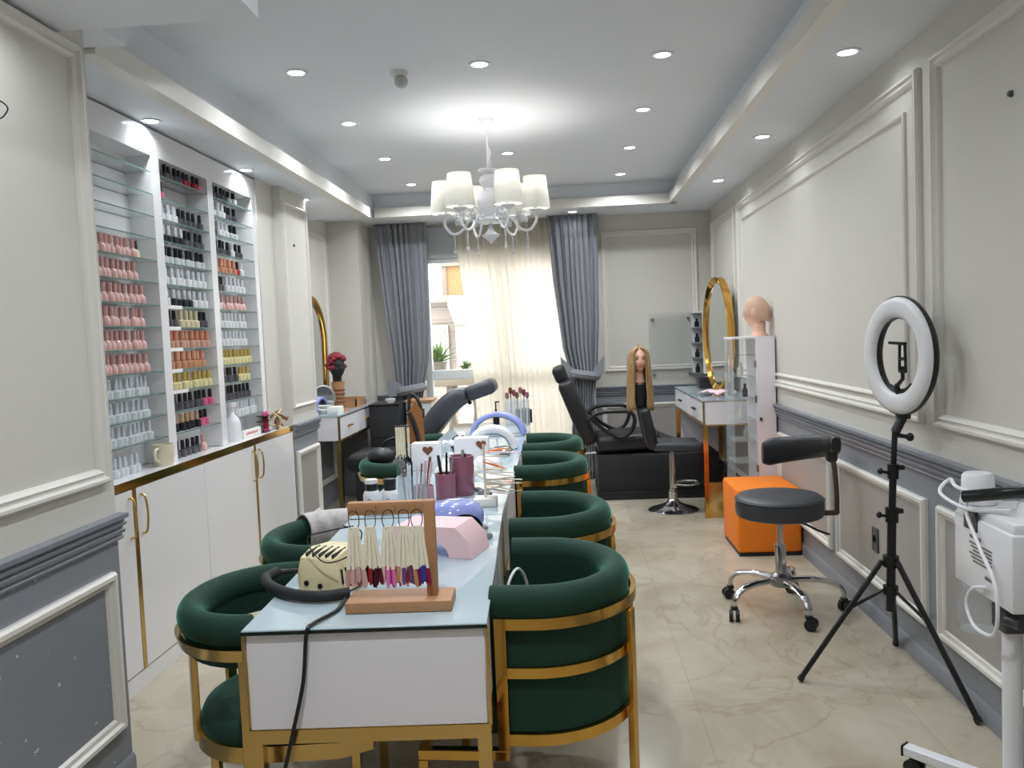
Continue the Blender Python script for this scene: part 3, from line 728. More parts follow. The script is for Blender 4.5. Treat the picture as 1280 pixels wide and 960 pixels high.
b.build('trigger_head', 'white_plastic', sp)
# ---- nail polish bottles
def bottle_proto(kind):
    B, C, cm, bm_, h, r = kind
    return B, C
KIND = {  # body profile, cap profile, body material, cap material, description
 'pink': ([(0.001, 0), (0.018, 0), (0.0195, 0.004), (0.0195, 0.03), (0.013, 0.043), (0.009, 0.047)], [(0.0095, 0.0455), (0.0095, 0.05), (0.0105, 0.052), (0.0105, 0.086), (0.001, 0.088)], (218, 178, 172), (208, 164, 158), 'pink'),
 'clear': ([(0.001, 0), (0.017, 0), (0.018, 0.003), (0.018, 0.033), (0.008, 0.04)], [(0.0085, 0.0395), (0.009, 0.045), (0.0075, 0.086), (0.001, 0.087)], (214, 220, 224), (206, 214, 220), 'clear white-capped'),
 'white': ([(0.001, 0), (0.018, 0), (0.019, 0.003), (0.019, 0.04), (0.01, 0.045)], [(0.0105, 0.0445), (0.011, 0.047), (0.010, 0.088), (0.001, 0.089)], (232, 233, 236), (222, 225, 230), 'white'),
 'dark': ([(0.001, 0), (0.017, 0), (0.018, 0.003), (0.018, 0.036), (0.009, 0.042)], [(0.0095, 0.0415), (0.010, 0.045), (0.009, 0.086), (0.001, 0.087)], (88, 86, 94), (30, 31, 36), 'black'),
 'blackcap': ([(0.001, 0), (0.018, 0), (0.019, 0.003), (0.019, 0.036), (0.009, 0.042)], [(0.0095, 0.0415), (0.011, 0.045), (0.010, 0.088), (0.001, 0.089)], (208, 214, 212), (26, 30, 34), 'black-capped white'),
 'whitecap': ([(0.001, 0), (0.018, 0), (0.019, 0.003), (0.019, 0.036), (0.009, 0.042)], [(0.0095, 0.0415), (0.011, 0.045), (0.010, 0.088), (0.001, 0.089)], (40, 44, 52), (224, 226, 230), 'white-capped black'),
 'red': ([(0.001, 0), (0.017, 0), (0.018, 0.003), (0.018, 0.036), (0.009, 0.042)], [(0.0095, 0.0415), (0.010, 0.045), (0.009, 0.086), (0.001, 0.087)], (176, 44, 62), (30, 26, 30), 'red black-capped'),
 'rose': ([(0.001, 0), (0.017, 0), (0.018, 0.003), (0.018, 0.036), (0.009, 0.042)], [(0.0095, 0.0415), (0.010, 0.045), (0.009, 0.086), (0.001, 0.087)], (226, 108, 150), (40, 32, 38), 'rose pink black-capped'),
 'cream': ([(0.001, 0), (0.018, 0), (0.019, 0.003), (0.019, 0.034), (0.009, 0.042)], [(0.0095, 0.0415), (0.011, 0.045), (0.010, 0.088), (0.001, 0.089)], (224, 212, 176), (214, 204, 170), 'cream'),
 'orange': ([(0.001, 0), (0.018, 0), (0.019, 0.003), (0.019, 0.034), (0.009, 0.042)], [(0.0095, 0.0415), (0.0125, 0.045), (0.0115, 0.088), (0.001, 0.089)], (212, 166, 146), (216, 142, 112), 'orange-capped'),
 'peach': ([(0.001, 0), (0.018, 0), (0.019, 0.003), (0.019, 0.034), (0.009, 0.042)], [(0.0095, 0.0415), (0.0125, 0.045), (0.0115, 0.088), (0.001, 0.089)], (206, 150, 114), (222, 158, 126), 'copper peach'),
 'yellow': ([(0.001, 0), (0.018, 0), (0.019, 0.003), (0.019, 0.034), (0.009, 0.042)], [(0.0095, 0.0415), (0.0115, 0.045), (0.0105, 0.084), (0.001, 0.085)], (236, 226, 172), (206, 178, 100), 'yellow gold-capped'),
 'beigecap': ([(0.001, 0), (0.018, 0), (0.019, 0.003), (0.019, 0.036), (0.009, 0.042)], [(0.0095, 0.0415), (0.011, 0.045), (0.010, 0.086), (0.001, 0.087)], (30, 30, 36), (212, 176, 138), 'beige-capped black'),
}
proto = {}
for k, (bp_, cp_, cb, cc, _) in KIND.items():
    D('polish_'+k, cb, 0.15, var=0.03); D('cap_'+k, cc, 0.3, var=0.03)
ROWSL = {5: [('pink', 8)], 6: [('pink', 9)], 7: [('pink', 9)], 8: [('pink', 9)], 9: [('pink', 9)], 10: [('clear', 9)], 11: [('clear', 9)], 12: [('clear', 9)], 13: [('clear', 6)]}
ROWSL[4] = [('pink', 8)]
ROWSM = {0: [('dark', 6), ('red', 3), ('rose', 1)], 1: [('rose', 2)], 2: [('white', 4), ('dark', 5)], 3: [('whitecap', 5), ('dark', 4)], 4: [('blackcap', 9)], 5: [('white', 9)], 6: [('white', 2), ('whitecap', 4), ('white ', 3)],
         7: [('dark', 3), ('cream', 4), ('dark ', 2)], 8: [('orange', 9)], 9: [('peach', 8)], 10: [('yellow', 9)], 11: [('dark', 7), ('rose', 2)], 12: [('beigecap', 6), ('rose', 2)], 13: [('dark', 6), ('pink', 1)]}
ROWSR = {0: [('dark', 5), ('blackcap', 2)], 1: [('white', 4), ('dark', 3)], 2: [('red', 1), ('dark', 1), ('white', 3), ('blackcap', 2)], 3: [('dark', 5), ('white', 1), ('dark ', 2)], 4: [('peach', 6), ('red', 1), ('white', 1)],
         5: [('dark', 3), ('white', 5)], 6: [('white', 2), ('pink', 6)], 7: [('white', 8)], 8: [('white', 8)], 9: [('yellow', 9)], 10: [('dark', 5), ('yellow', 3)], 11: [('dark', 8)], 12: [('white', 6)]}
first_row = {'left': 4, 'middle': 0, 'right': 0}
def polish(kind, x, y, z, label, group, rz):
    kind = kind.strip()
    if kind not in proto:
        bp_, cp_, *_x = KIND[kind]
        o = MB().lathe([(q*1.14, z_) for q, z_ in bp_], 12).build('nail_polish_bottle', 'polish_'+kind); c = MB().lathe([(q*1.12, z_*1.03) for q, z_ in cp_], 10).build('cap', 'cap_'+kind, o)
        proto[kind] = (o, c); r = o
    else:
        o, c = proto[kind]
        r = o.copy(); COL.objects.link(r); d = c.copy(); COL.objects.link(d); d.parent = r
    r.location = (x, y, z); r.rotation_euler.z = rz
    tag(r, label, 'nail polish', group)
rd = random.Random(11)
for bay, rows, (y0, y1), span in (('left', ROWSL, BAYS[0], 0.80), ('middle', ROWSM, BAYS[1], 0.97), ('right', ROWSR, BAYS[2], 0.97)):
    for k in sorted(rows):
        z = SZ[k] if k < 13 else CT-0.002
        n = sum(c for _, c in rows[k]); yy = y0+(0.085 if bay == 'left' else 0.27 if (bay, k) == ('right', 12) else 0.028)
        sp_ = (y1-y0-0.05)*span*(1 if n > 6 or bay == 'left' and n > 5 else n/9.0)
        pitch = sp_/max(1, n-1) if n > 1 else 0
        pitch = 0.0465 if bay == 'left' else 0.055 if (bay, k) == ('right', 12) else min(max(pitch, 0.0415), 0.062)
        i = 0
        for kind, cnt in rows[k]:
            for j in range(cnt):
                ds = KIND[kind.strip()][4]
                endname = 'far end' if kind.endswith(' ') else 'near end'
                jn = cnt-1-j if kind.endswith(' ') else j
                where = ('%s shelf from top' % ORD[k]) if k < 13 else 'worktop under shelves'
                polish(kind, SX-0.045+rd.uniform(-.006, .006), yy+pitch*i, z+0.0003, '%s %s polish from %s, %s, %s bay' % (ORD[jn], ds, endname, where, bay), '%s polish bottles, %s, %s bay' % (ds, where, bay), rd.uniform(0, 3))
                i += 1
# white boxes with red print on the right bay's lowest shelf front, pale boxes in middle bay
t = thing('display_carton', 'white display carton with red print under the right shelf bay', 'carton', (SX-0.018, 5.19, CT-0.0015))
MB().box((-0.012, -0.145, 0), (0.012, 0.145, 0.045), 0.002, 1).build('box_body', 'paper', t)
b = MB()
for k in range(9): b.box((0.0122, -0.11+0.022*k, 0.014+0.003*(k % 2)), (0.0128, -0.096+0.022*k, 0.026+0.003*(k % 3)))
D('print_red', (190, 40, 56), 0.5); b.build('red_print', 'print_red', t, smooth=False)
for k, l in ((6, 0.16), (7, 0.13), (8, 0.14), (9, 0.12), (10, 0.17)):
    MB().box(W(SX-0.003, 4.142, SZ[k]-0.016), W(SX-0.0015, 4.142+l, SZ[k]+0.002)).build('shelf_label', 'paper', sh, smooth=False)
# small yellow-bodied bottle at the end of the top pink row
o = MB().lathe([(0.001, 0), (0.02, 0), (0.021, 0.004), (0.021, 0.035), (0.009, 0.045)], 12).build('nail_polish_bottle', 'polish_yellow', None, (SX-0.05, 3.49+0.45, SZ[4]))
MB().lathe([(0.0095, 0.0445), (0.014, 0.048), (0.012, 0.085), (0.001, 0.086)], 10).build('cap', 'black_plastic', o)
tag(o, 'yellow oil bottle with black cap right of the topmost pink row', 'nail polish')
# twig and flower arrangement at the far end of the worktop
t = thing('polish_gift_rack', 'pink and black stacked gift rack on the worktop end', 'rack', (-2.0, 5.40, CT-0.002))
for j in range(4):
    MB().box((-0.03, -0.055, 0.002+0.034*j), (0.03, 0.055, 0.006+0.034*j)).build('tray', 'black_plastic', t, smooth=False)
    b = MB()
    for q in range(3): b.lathe([(0.001, 0), (0.01, 0), (0.01, 0.018), (0.005, 0.022), (0.006, 0.026), (0.001, 0.027)], 8, (0.012, -0.026+0.026*q, 0.0065+0.034*j))
    D('polish_stack%d' % j, ((226, 70, 120), (200, 40, 60), (120, 20, 40), (230, 90, 150))[j], 0.2)
    b.build('polish_pot', 'polish_stack%d' % j, t)
t = thing('dried_twig_bundle', 'bundle of dried twigs and bark lying at worktop end', 'decoration', (-1.99, 5.60, CT-0.002))
rd = random.Random(8)
for j in range(16):
    a = rd.uniform(-1.0, 1.0)+(PI/2 if j % 2 else -PI/2); l = rd.uniform(0.10, 0.17); z = rd.uniform(0.012, 0.12)
    p0 = Vector((rd.uniform(-.03, .03), rd.uniform(-.04, .04), z)); p1 = p0+Vector((math.cos(a)*l*0.35, math.sin(a)*l, rd.uniform(0.0, .06)))
    MB().tube(curve([p0-(p1-p0)*0.6+Vector((0, 0, -min(z-0.006, 0.02))), p0, p1], 3), [0.010]*3+[0.007]*3+[0.004], 6).build('twig', 'wood_dark' if j % 3 else 'cream_plastic', t)

# ================================================================ RIGHT SIDE
t = thing('ottoman', 'orange cube ottoman against the grey dado behind the saddle stool', 'ottoman', (1.28, 5.72, 0))
MB().box((-0.205, -0.255, 0.022), (0.205, 0.255, 0.44), 0.022, 3).build('body', 'orange_fabric', t)
MB().box((-0.195, -0.245, 0), (0.195, 0.245, 0.022)).build('base', 'black_plastic', t, smooth=False)

# rolling stool with wrap-round arm
st = thing('rolling_stool', 'grey round rolling stool with curved backrest and chrome star base', 'stool', (1.085, 4.42, 0))
MB().lathe([(0.001, 0.50), (0.20, 0.50), (0.218, 0.508), (0.224, 0.53), (0.224, 0.575), (0.219, 0.60), (0.20, 0.613), (0.10, 0.608), (0.001, 0.604)], 40).tube([(0.222*math.cos(2*PI*i/40), 0.222*math.sin(2*PI*i/40), 0.592) for i in range(40)], 0.005, 6, True).build('seat', 'grey_leather', st)
b = MB(); b.lathe([(0.001, 0.46), (0.03, 0.46), (0.07, 0.49), (0.075, 0.502), (0.001, 0.502)], 20); b.build('seat_plate', 'black_plastic', st)
MB().tube(curve([(0.02, -0.02, 0.48), (0.10, -0.08, 0.475), (0.17, -0.10, 0.44), (0.22, -0.12, 0.425)], 4), 0.006, 6).build('height_lever', 'black_plastic', st)
MB().cyl((0, 0, 0.33), (0, 0, 0.47), 0.015, seg=18).build('gas_piston', 'chrome', st)
MB().lathe([(0.028, 0.15), (0.028, 0.345), (0.026, 0.35), (0.016, 0.35)], 20).build('column', 'chrome', st)
MB().lathe([(0.03, 0.125), (0.055, 0.135), (0.055, 0.185), (0.035, 0.20), (0.02, 0.2)], 20).build('hub', 'steel', st)
for k in range(5):
    a = math.radians(64+72*k); ca, sa = math.cos(a), math.sin(a)
    lg = MB().tube(curve([(ca*0.05, sa*0.05, 0.165), (ca*0.16, sa*0.16, 0.168), (ca*0.26, sa*0.26, 0.15), (ca*0.305, sa*0.305, 0.11), (ca*0.31, sa*0.31, 0.075)], 5), [0.024]*6+[0.022]*6+[0.019]*6+[0.016]*3, 10, flat=0.7).build('base_arm', 'chrome', st)
    c2 = MB(); ph = a+0.9; dx, dy = math.cos(ph), math.sin(ph); cx, cy = ca*0.31+dx*0.012, sa*0.31+dy*0.012
    for s_ in (-1, 1):
        c2.cyl((cx-dy*0.006*s_, cy+dx*0.006*s_, 0.030), (cx-dy*0.026*s_, cy+dx*0.026*s_, 0.030), 0.030, seg=18)
    c2.cbox((ca*0.31, sa*0.31, 0.064), (0.035, 0.035, 0.022), 0.006)
    c2.build('caster', 'black_plastic', lg)
pb = MB(); pb.tube([(0.20, -0.03, 0.515), (0.285, -0.03, 0.515)], 0.014, 8)
pb.tube(curve([(0.285, -0.03, 0.51), (0.285, -0.03, 0.62), (0.283, -0.01, 0.74), (0.278, 0.01, 0.80)], 5), 0.013, 8)
pb.build('back_post', 'post_brown', st)
path = [(0.285*math.cos(math.radians(d)), 0.285*math.sin(math.radians(d)), lerp(0.872, 0.79, (d+12)/105)) for d in range(-12, 94, 7)]
rings = []
for i, p in enumerate(path):
    d = math.radians(-12+7*i); nx, ny = math.cos(d), math.sin(d); k = 0.75 if i in (0, len(path)-1) else 1
    hh = lerp(0.052, 0.078, i/15)
    rings.append([Vector((p[0]+nx*0.03*k*math.cos(a), p[1]+ny*0.03*k*math.cos(a), p[2]+hh*k*(abs(math.sin(a))**0.6)*(1 if math.sin(a) > 0 else -1))) for a in [2*PI*j/16 for j in range(16)]])
MB().ring_loft(rings).build('backrest', 'black_leather', st, ang=60)
MB().cbox((0.275, 0.01, 0.84), (0.055, 0.06, 0.13), 0.015, (0.1, 0, 0)).build('post_cover', 'black_leather', st)

# ring light on tripod
rl = thing('ring_light', 'white ring light with phone holder on black tripod', 'ring light', (1.30, 3.50, 0))
def tilt(p, z0=0): return p
top = Vector((0.030, 0, 1.06))
b = MB(); b.tube([(0, 0, 0.30), (0.008, 0, 0.55), (0.012, 0, 0.70)], 0.018, 12); b.tube([(0.012, 0, 0.68), (0.020, 0, 0.90)], 0.0145, 12); b.tube([(0.020, 0, 0.88), top], 0.0115, 12)
b.build('pole', 'black_plastic', rl)
for z, x, r in ((0.70, 0.012, 0.026), (0.88, 0.019, 0.022)):
    b = MB(); b.cyl((x, 0, z-0.03), (x, 0, z+0.03), r, seg=12); b.tube([(x-0.02, -0.01, z-0.005), (x-0.055, -0.02, z+0.005)], 0.006, 6); b.ell((x-0.058, -0.02, z+0.006), (0.012, 0.012, 0.014), 8, 6); b.cbox((x+0.03, 0, z+0.015), (0.03, 0.02, 0.02), 0.004)
    b.build('clamp_collar', 'black_plastic', rl)
b = MB(); b.cyl((0.005, 0, 0.485), (0.005, 0, 0.53), 0.032, seg=12); b.build('upper_collar', 'black_plastic', rl)
b = MB(); b.cyl((0.002, 0, 0.37), (0.002, 0, 0.405), 0.03, seg=12); b.build('lower_collar', 'black_plastic', rl)
for fx, fy in ((-0.370, 0.012), (0.166, -0.392), (0.168, 0.393)):
    v = Vector((fx, fy, 0)).normalized()
    p0 = Vector((0.005, 0, 0.51))+v*0.035; p1 = Vector((fx, fy, 0.008))
    l = MB().tube([p0, p1], 0.0115, 8).build('leg', 'black_plastic', rl)
    MB().tube([p1+(p0-p1)*0.03, p1+Vector((0, 0, -0.001))], 0.014, 8).build('rubber_foot', 'black_matte', l)
    MB().tube([Vector((0.002, 0, 0.387))+v*0.03, p0+(p1-p0)*0.40], 0.007, 6).build('brace', 'black_plastic', rl)
# ring head
n = Vector((-0.98, -0.18, 0)).normalized(); e = Vector((0, 0, 1)).cross(n).normalized()
RC_ = Vector((0.048, 0.0, 1.352))
def RP(a, r, d): return RC_+e*math.cos(a)*r+Vector((0, 0, 1))*math.sin(a)*r+n*d
def ring(prof, m, name, par, seg=56):
    b = MB(); b.ring_loft([[RP(2*PI*i/seg, r, d) for r, d in prof] for i in range(seg)], closed=True); return b.build(name, m, par, ang=50)
ring([(0.150, -0.012), (0.150, 0.004), (0.242, 0.004), (0.242, -0.012), (0.225, -0.03), (0.165, -0.03)], 'black_plastic', 'ring_housing', rl)
ring([(0.154, 0.004), (0.158, 0.016), (0.175, 0.024), (0.215, 0.024), (0.234, 0.016), (0.238, 0.004)], 'ring_face', 'diffuser', rl)
b = MB(); b.tube([RP(-PI/2, 0.255, -0.015), RP(-PI/2, 0.225, -0.02)], 0.03, 10); b.tube([top-Vector((0, 0, 0.02)), RP(-PI/2, 0.25, -0.015)], 0.019, 10)
b.tube([top+Vector((-0.0, 0, -0.03)), top+Vector((0.05, -0.01, -0.04))], 0.009, 6); b.ell(top+Vector((0.055, -0.01, -0.04)), (0.016, 0.016, 0.018), 10, 6)
b.build('tilt_joint', 'black_plastic', rl)
b = MB(); b.tube([RP(-PI/2, 0.16, 0), RP(-PI/2, 0.125, 0.01)], 0.012, 8); b.ell(RP(-PI/2, 0.13, 0.01), (0.012, 0.012, 0.02), 8, 6)
for a in range(-118, -61, 8): b.tube([RP(math.radians(a), 0.146, -0.004), RP(math.radians(a+8), 0.146, -0.004)], 0.012, 8)
b.build('holder_mount', 'black_plastic', rl)
c = RC_+n*0.02+e*0.06
b = MB(); b.tube([RP(-PI/2, 0.125, 0.01), c+Vector((0, 0, -0.09)), c+Vector((0, 0, -0.04))], 0.008, 8)
for dz0, dz1 in ((-0.06, 0.05),):
    for s_ in (-0.022, 0.022): b.tube([c+e*s_+Vector((0, 0, dz0)), c+e*s_*0.8+Vector((0, 0, dz1))], 0.006, 6)
    for z in (dz0, -0.01, dz1): b.tube([c-e*0.022+Vector((0, 0, z)), c+e*0.022+Vector((0, 0, z))], 0.007, 6)
b.tube([c+e*0.02+Vector((0, 0, 0.05)), c-e*0.045+n*0.03+Vector((0, 0, 0.055))], 0.006, 6)
b.build('phone_clamp', 'black_plastic', rl)

# wall socket
t = thing('wall_socket', 'dark square wall socket inside the lower right wall panel', 'socket', (XR, 4.19, 0.42))
MB().box((-0.012, -0.04, -0.06), (0, 0.04, 0.06), 0.004).build('plate', 'outlet_dark', t)
MB().lathe([(0.022, 0), (0.022, 0.003), (0.016, 0.003), (0.016, -0.001), (0.001, -0.001)], 16, (-0.012, 0, 0.005), Matrix.Rotation(-PI/2, 4, 'Y')).build('outlet', 'black_plastic', t)
tag(MB().lathe([(0.001, 0), (0.012, 0), (0.009, 0.012), (0.001, 0.014)], 10, (0, 0, 0), Matrix.Rotation(-PI/2, 4, 'Y')).build('screw_peg', 'outlet_dark', None, (XR, 2.911, 2.224)), 'small dark peg screwed high into the right wall panel', 'peg')
tag(MB().lathe([(0.001, 0), (0.010, 0), (0.008, 0.010), (0.001, 0.012)], 10, (0, 0, 0), Matrix.Rotation(PI/2, 4, 'Y')).build('screw_peg', 'outlet_dark', None, (XC, 6.004, 2.212)), 'tiny dark peg on the left panelled column', 'peg')
tag(MB().tube(curve([(0, 0.0, 0.02), (0.03, 0.015, 0.04), (0.05, 0.03, 0.02), (0.03, 0.02, -0.01), (0.012, 0.0, 0.01), (0.008, -0.01, -0.05), (0.004, -0.02, -0.13), (0.004, 0.01, -0.16)], 6), 0.0022, 5).build('wire_hook', 'black_plastic', None, (XL, 2.285, 2.177)), 'thin dark wire loop hanging on the left wall', 'wire')

# facial steamer
fs = thing('facial_steamer', 'white facial steamer machine on a wheeled pole at right edge', 'steamer', (1.30, 2.55, 0))
MB().cyl((0, -0.0, 0.06), (0, 0, 0.66), 0.0275, seg=24).build('pole', 'white_plastic', fs)
for k in range(5):
    a = math.radians(132+72*k); v = Vector((math.cos(a), math.sin(a), 0)); L_ = 0.33 if k == 0 else 0.17
    p1 = v*L_
    lg = MB(); m_ = Matrix.Rotation(a, 4, 'Z'); lg.box((0.0, -0.02, 0.055), (L_, 0.02, 0.088), 0.004, 1, m_)
    o = lg.build('base_arm', 'white_plastic', fs)
    MB().box((L_-0.002, -0.021, 0.053), (L_+0.006, 0.021, 0.09), 0.002, 1, m_).build('end_cap', 'black_plastic', o)
    c2 = MB()
    for s_ in (-1, 1):
        q = v*(L_-0.03)+Vector((-v.y, v.x, 0))*0.012*s_; q2 = v*(L_-0.03)+Vector((-v.y, v.x, 0))*0.026*s_
        c2.cyl((q.x, q.y, 0.026), (q2.x, q2.y, 0.026), 0.026, seg=14)
    c2.build('caster', 'black_plastic', o)
hx = Matrix.Translation((0.055, 0.055, 0)) @ Matrix.Rotation(math.radians(-1), 4, 'Z')
b = MB(); b.box((-0.115, -0.185, 0.648), (0.115, 0.185, 0.875), 0.008, 2, hx)
b.box((-0.105, -0.175, 0.86), (0.105, 0.06, 0.905), 0.012, 2, hx); b.box((-0.11, 0.03, 0.80), (0.11, 0.185, 0.90), 0.012, 2, hx)
b.build('housing', 'white_plastic', fs)
b = MB(); b.lathe([(0.05, 0.90), (0.055, 0.905), (0.05, 0.93), (0.047, 0.99), (0.04, 1.0), (0.001, 1.0)], 20, (0.0, 0.20, 0)); b.build('spout_collar', 'white_plastic', fs)
b = MB(); b.lathe([(0.05, 0.90), (0.05, 0.93), (0.04, 0.95), (0.001, 0.952)], 20, (0.06, -0.02, 0)); b.build('filler_cap', 'white_plastic', fs)
b = MB(); b.box((-0.118, 0.02, 0.835), (-0.112, 0.11, 0.90), 0.002, 1, hx); b.build('black_panel', 'glass_dark', fs)
b = MB()
for j in range(6):
    b.box((-0.1165, -0.07+0.004*(j % 2), 0.795-0.011*j), (-0.1145, 0.075-0.012*(j % 3), 0.800-0.011*j), mtx=hx)
b.box((-0.1165, 0.0, 0.812), (-0.1145, 0.072, 0.822), mtx=hx)
for j in range(4): b.box((-0.1165, -0.07+0.012*j, 0.705), (-0.1145, -0.062+0.012*j, 0.715), mtx=hx)
b.build('rating_print', 'steel', fs, smooth=False)
MB().lathe([(0.001, 0.515), (0.055, 0.515), (0.065, 0.53), (0.066, 0.60), (0.05, 0.645), (0.05, 0.652)], 22, (-0.03, 0.13, 0)).build('water_jar', 'acrylic', fs)
MB().cbox((0.0, 0.0, 0.60), (0.085, 0.085, 0.085), 0.012).cyl((-0.03, -0.03, 0.60), (-0.01, -0.075, 0.60), 0.018, seg=12).build('pole_clamp', 'outlet_dark', fs)
b = MB(); b.tube(curve([(-0.09, 0.10, 0.945), (-0.02, 0.03, 0.965), (0.08, -0.06, 0.99), (0.17, -0.15, 1.01)], 6), 0.019, 12); b.build('steam_arm', 'glass_dark', fs)
b = MB(); b.tube(curve([(0.02, 0.10, 0.93), (-0.06, 0.09, 0.955), (-0.085, 0.16, 0.965), (-0.06, 0.26, 0.97), (-0.10, 0.24, 0.93), (-0.075, 0.10, 0.905), (-0.01, -0.02, 0.925)], 8), 0.006, 8)
b.tube(curve([(-0.06, 0.10, 0.955), (-0.075, 0.12, 0.90), (-0.08, 0.02, 0.80), (-0.085, -0.07, 0.73), (-0.09, -0.10, 0.64), (-0.085, -0.06, 0.565), (-0.085, 0.05, 0.555), (-0.085, 0.10, 0.61), (-0.08, 0.07, 0.665), (-0.07, -0.0, 0.69)], 8), 0.006, 8)
b.build('white_cable', 'white_plastic', fs)

# ---------------------------------------------------------------- right vanity
vx0, vx1, vy0, vy1, vz0, vz1 = 1.053, 1.488, 6.61, 8.25, 0.74, 0.935
va = thing('vanity_desk', 'white vanity desk with gold legs along the right wall', 'desk', ((vx0+vx1)/2, (vy0+vy1)/2, 0))
ox, oy = va.location.x, va.location.y
def V(b, lo, hi, **k): return b.box((lo[0]-ox, lo[1]-oy, lo[2]), (hi[0]-ox, hi[1]-oy, hi[2]), **k)
V(MB(), (vx0+0.018, vy0, vz0), (vx1, vy1, vz1-0.012)).build('carcass', 'panel_white', va, smooth=False)
V(MB(), (vx0-0.004, vy0-0.004, vz1-0.012), (vx1, vy1, vz1)).build('glass_top', 'table_glass', va, smooth=False)
b = MB(); V(b, (vx0-0.003, vy0-0.003, vz1-0.018), (vx1, vy0+0.003, vz1-0.010)); V(b, (vx0-0.003, vy0, vz1-0.018), (vx0+0.012, vy1, vz1-0.010)); V(b, (vx0, vy0-0.002, vz0), (vx0+0.012, vy0+0.012, vz1-0.012)); V(b, (vx0, vy0-0.002, vz0-0.012), (vx1, vy0+0.02, vz0)); V(b, (vx0, vy0, vz0-0.012), (vx0+0.02, vy1, vz0))
b.build('gold_edging', 'gold_pale', va, smooth=False)
for i in range(2):
    y0 = vy0+0.02+i*(vy1-vy0)/2; y1 = y0+(vy1-vy0)/2-0.035
    d = V(MB(), (vx0, y0, vz0+0.012), (vx0+0.018, y1, vz1-0.02), bevel=0.002, seg=1).build('drawer', 'panel_white', va)
    kb = MB(); ym = (y0+y1)/2-oy
    for s_ in (-0.05, 0.05): kb.cyl((vx0-ox, ym+s_, 0.835), (vx0-ox-0.018, ym+s_, 0.835), 0.008, seg=10)
    kb.tube([(vx0-ox-0.018, ym-0.06, 0.835), (vx0-ox-0.018, ym+0.06, 0.835)], 0.006, 8); kb.build('handle', 'black_plastic', d)
for x in (vx0, vx1-0.035):
    for y in (vy0+0.003, vy1-0.04): V(MB(), (x, y, 0), (x+0.035, y+0.035, vz0-0.012)).build('leg', 'gold', va, smooth=False)
V(MB(), (vx0+0.036, vy0+0.01, 0.0), (vx0+0.17, vy0+0.03, 0.28)).build('foot_panel', 'gold_pale', va, smooth=False)
V(MB(), (vx0+0.036, vy1-0.03, 0.0), (vx1-0.04, vy1-0.01, vz0-0.02)).build('back_panel', 'panel_white', va, smooth=False)
# oval mirror leaning on the vanity
om = thing('oval_mirror', 'oval gold-framed mirror standing on the right vanity desk', 'mirror', (1.35, 7.50, vz1), math.radians(11))
def ov(a, k, x): return Vector((x, 0.30*k*math.cos(a), 0.50+0.50*k*math.sin(a)))
N = 56
MB().ring_loft([[ov(2*PI*i/N, 1.0, 0.03), ov(2*PI*i/N, 1.0, -0.03), ov(2*PI*i/N, 0.975, -0.036), ov(2*PI*i/N, 0.90, -0.012), ov(2*PI*i/N, 0.90, 0.03)] for i in range(N)], closed=True).build('frame', 'gold', om, ang=40)
b = MB(); b.bm.faces.new([b.bm.verts.new(ov(2*PI*i/N, 0.92, -0.006)) for i in range(N)]); b.build('mirror_glass', 'mirror', om, smooth=False)
b = MB(); b.bm.faces.new([b.bm.verts.new(ov(2*PI*i/N, 0.97, 0.029)) for i in range(N)]); b.build('back_board', 'black_matte', om, smooth=False)
# items on right vanity
t = thing('cosmetics_vase', 'clear vase with lipsticks on the right vanity desk', 'vase', (1.30, 6.80, vz1))
MB().lathe([(0.001, 0), (0.035, 0), (0.04, 0.01), (0.035, 0.12), (0.042, 0.2), (0.040, 0.2), (0.033, 0.12), (0.037, 0.012), (0.001, 0.012)], 20).build('vase_body', 'acrylic', t)
for j, (dx, c_) in enumerate(((-0.015, 'black_plastic'), (0.012, 'lips'), (0.0, 'pink'))): MB().cyl((dx*0.6, 0.01*j-0.01, 0.014), (dx*1.4, 0.012*j-0.012, 0.27+0.02*j), 0.008, 0.007, 8).build('lipstick', c_, t)
tag(MB().grid(lambda u, v: (0.10*(u-0.5)*2, 0.13*(v-0.5)*2, 0.008+0.02*abs(math.sin(4*u+3*v))+0.012*math.sin(9*v)**2), 16, 16).build('cloth', 'pink', None, (1.24, 7.02, vz1+0.004), (0, 0, 0.5), ang=180, thick=0.005), 'crumpled pink cloth on the right vanity desk', 'cloth')
tag(MB().box((-0.10, -0.10, 0), (0.10, 0.10, 0.105), 0.006).box((-0.09, -0.102, 0.075), (0.09, -0.1, 0.08)).build('black_case', 'black_leather', None, (1.33, 7.95, vz1)), 'black box case on the vanity behind the oval mirror', 'case')
# tall display cabinet
dc = thing('display_cabinet', 'tall white cabinet with glass shelves and doors by the right wall', 'cabinet', (1.32, 6.23, 0))
def L2(b, lo, hi, **k): return b.box((lo[0]-1.32, lo[1]-6.23, lo[2]), (hi[0]-1.32, hi[1]-6.23, hi[2]), **k)
L2(MB(), (1.350, 6.07, 0.0), (1.485, 6.40, 1.405), bevel=0.002, seg=1).build('side_column', 'panel_white', dc)
L2(MB(), (1.19, 6.07, 1.405), (1.485, 6.40, 1.42)).build('top_panel', 'panel_white', dc, smooth=False)
L2(MB(), (1.19, 6.09, 0.0), (1.35, 6.40, 0.08)).build('plinth', 'panel_white', dc, smooth=False)
for k in range(8):
    L2(MB(), (1.196, 6.10, 0.20+0.155*k), (1.348, 6.39, 0.206+0.155*k)).build('glass_shelf', 'glass', dc, smooth=False)
L2(MB(), (1.19, 6.075, 0.08), (1.349, 6.080, 1.405)).build('glass_door', 'glass', dc, smooth=False)
L2(MB(), (1.19, 6.08, 0.08), (1.193, 6.40, 1.405)).build('glass_side', 'glass', dc, smooth=False)
b = MB()
for z in (0.45, 0.95, 1.2): L2(b, (1.338, 6.066, z), (1.352, 6.078, z+0.05))
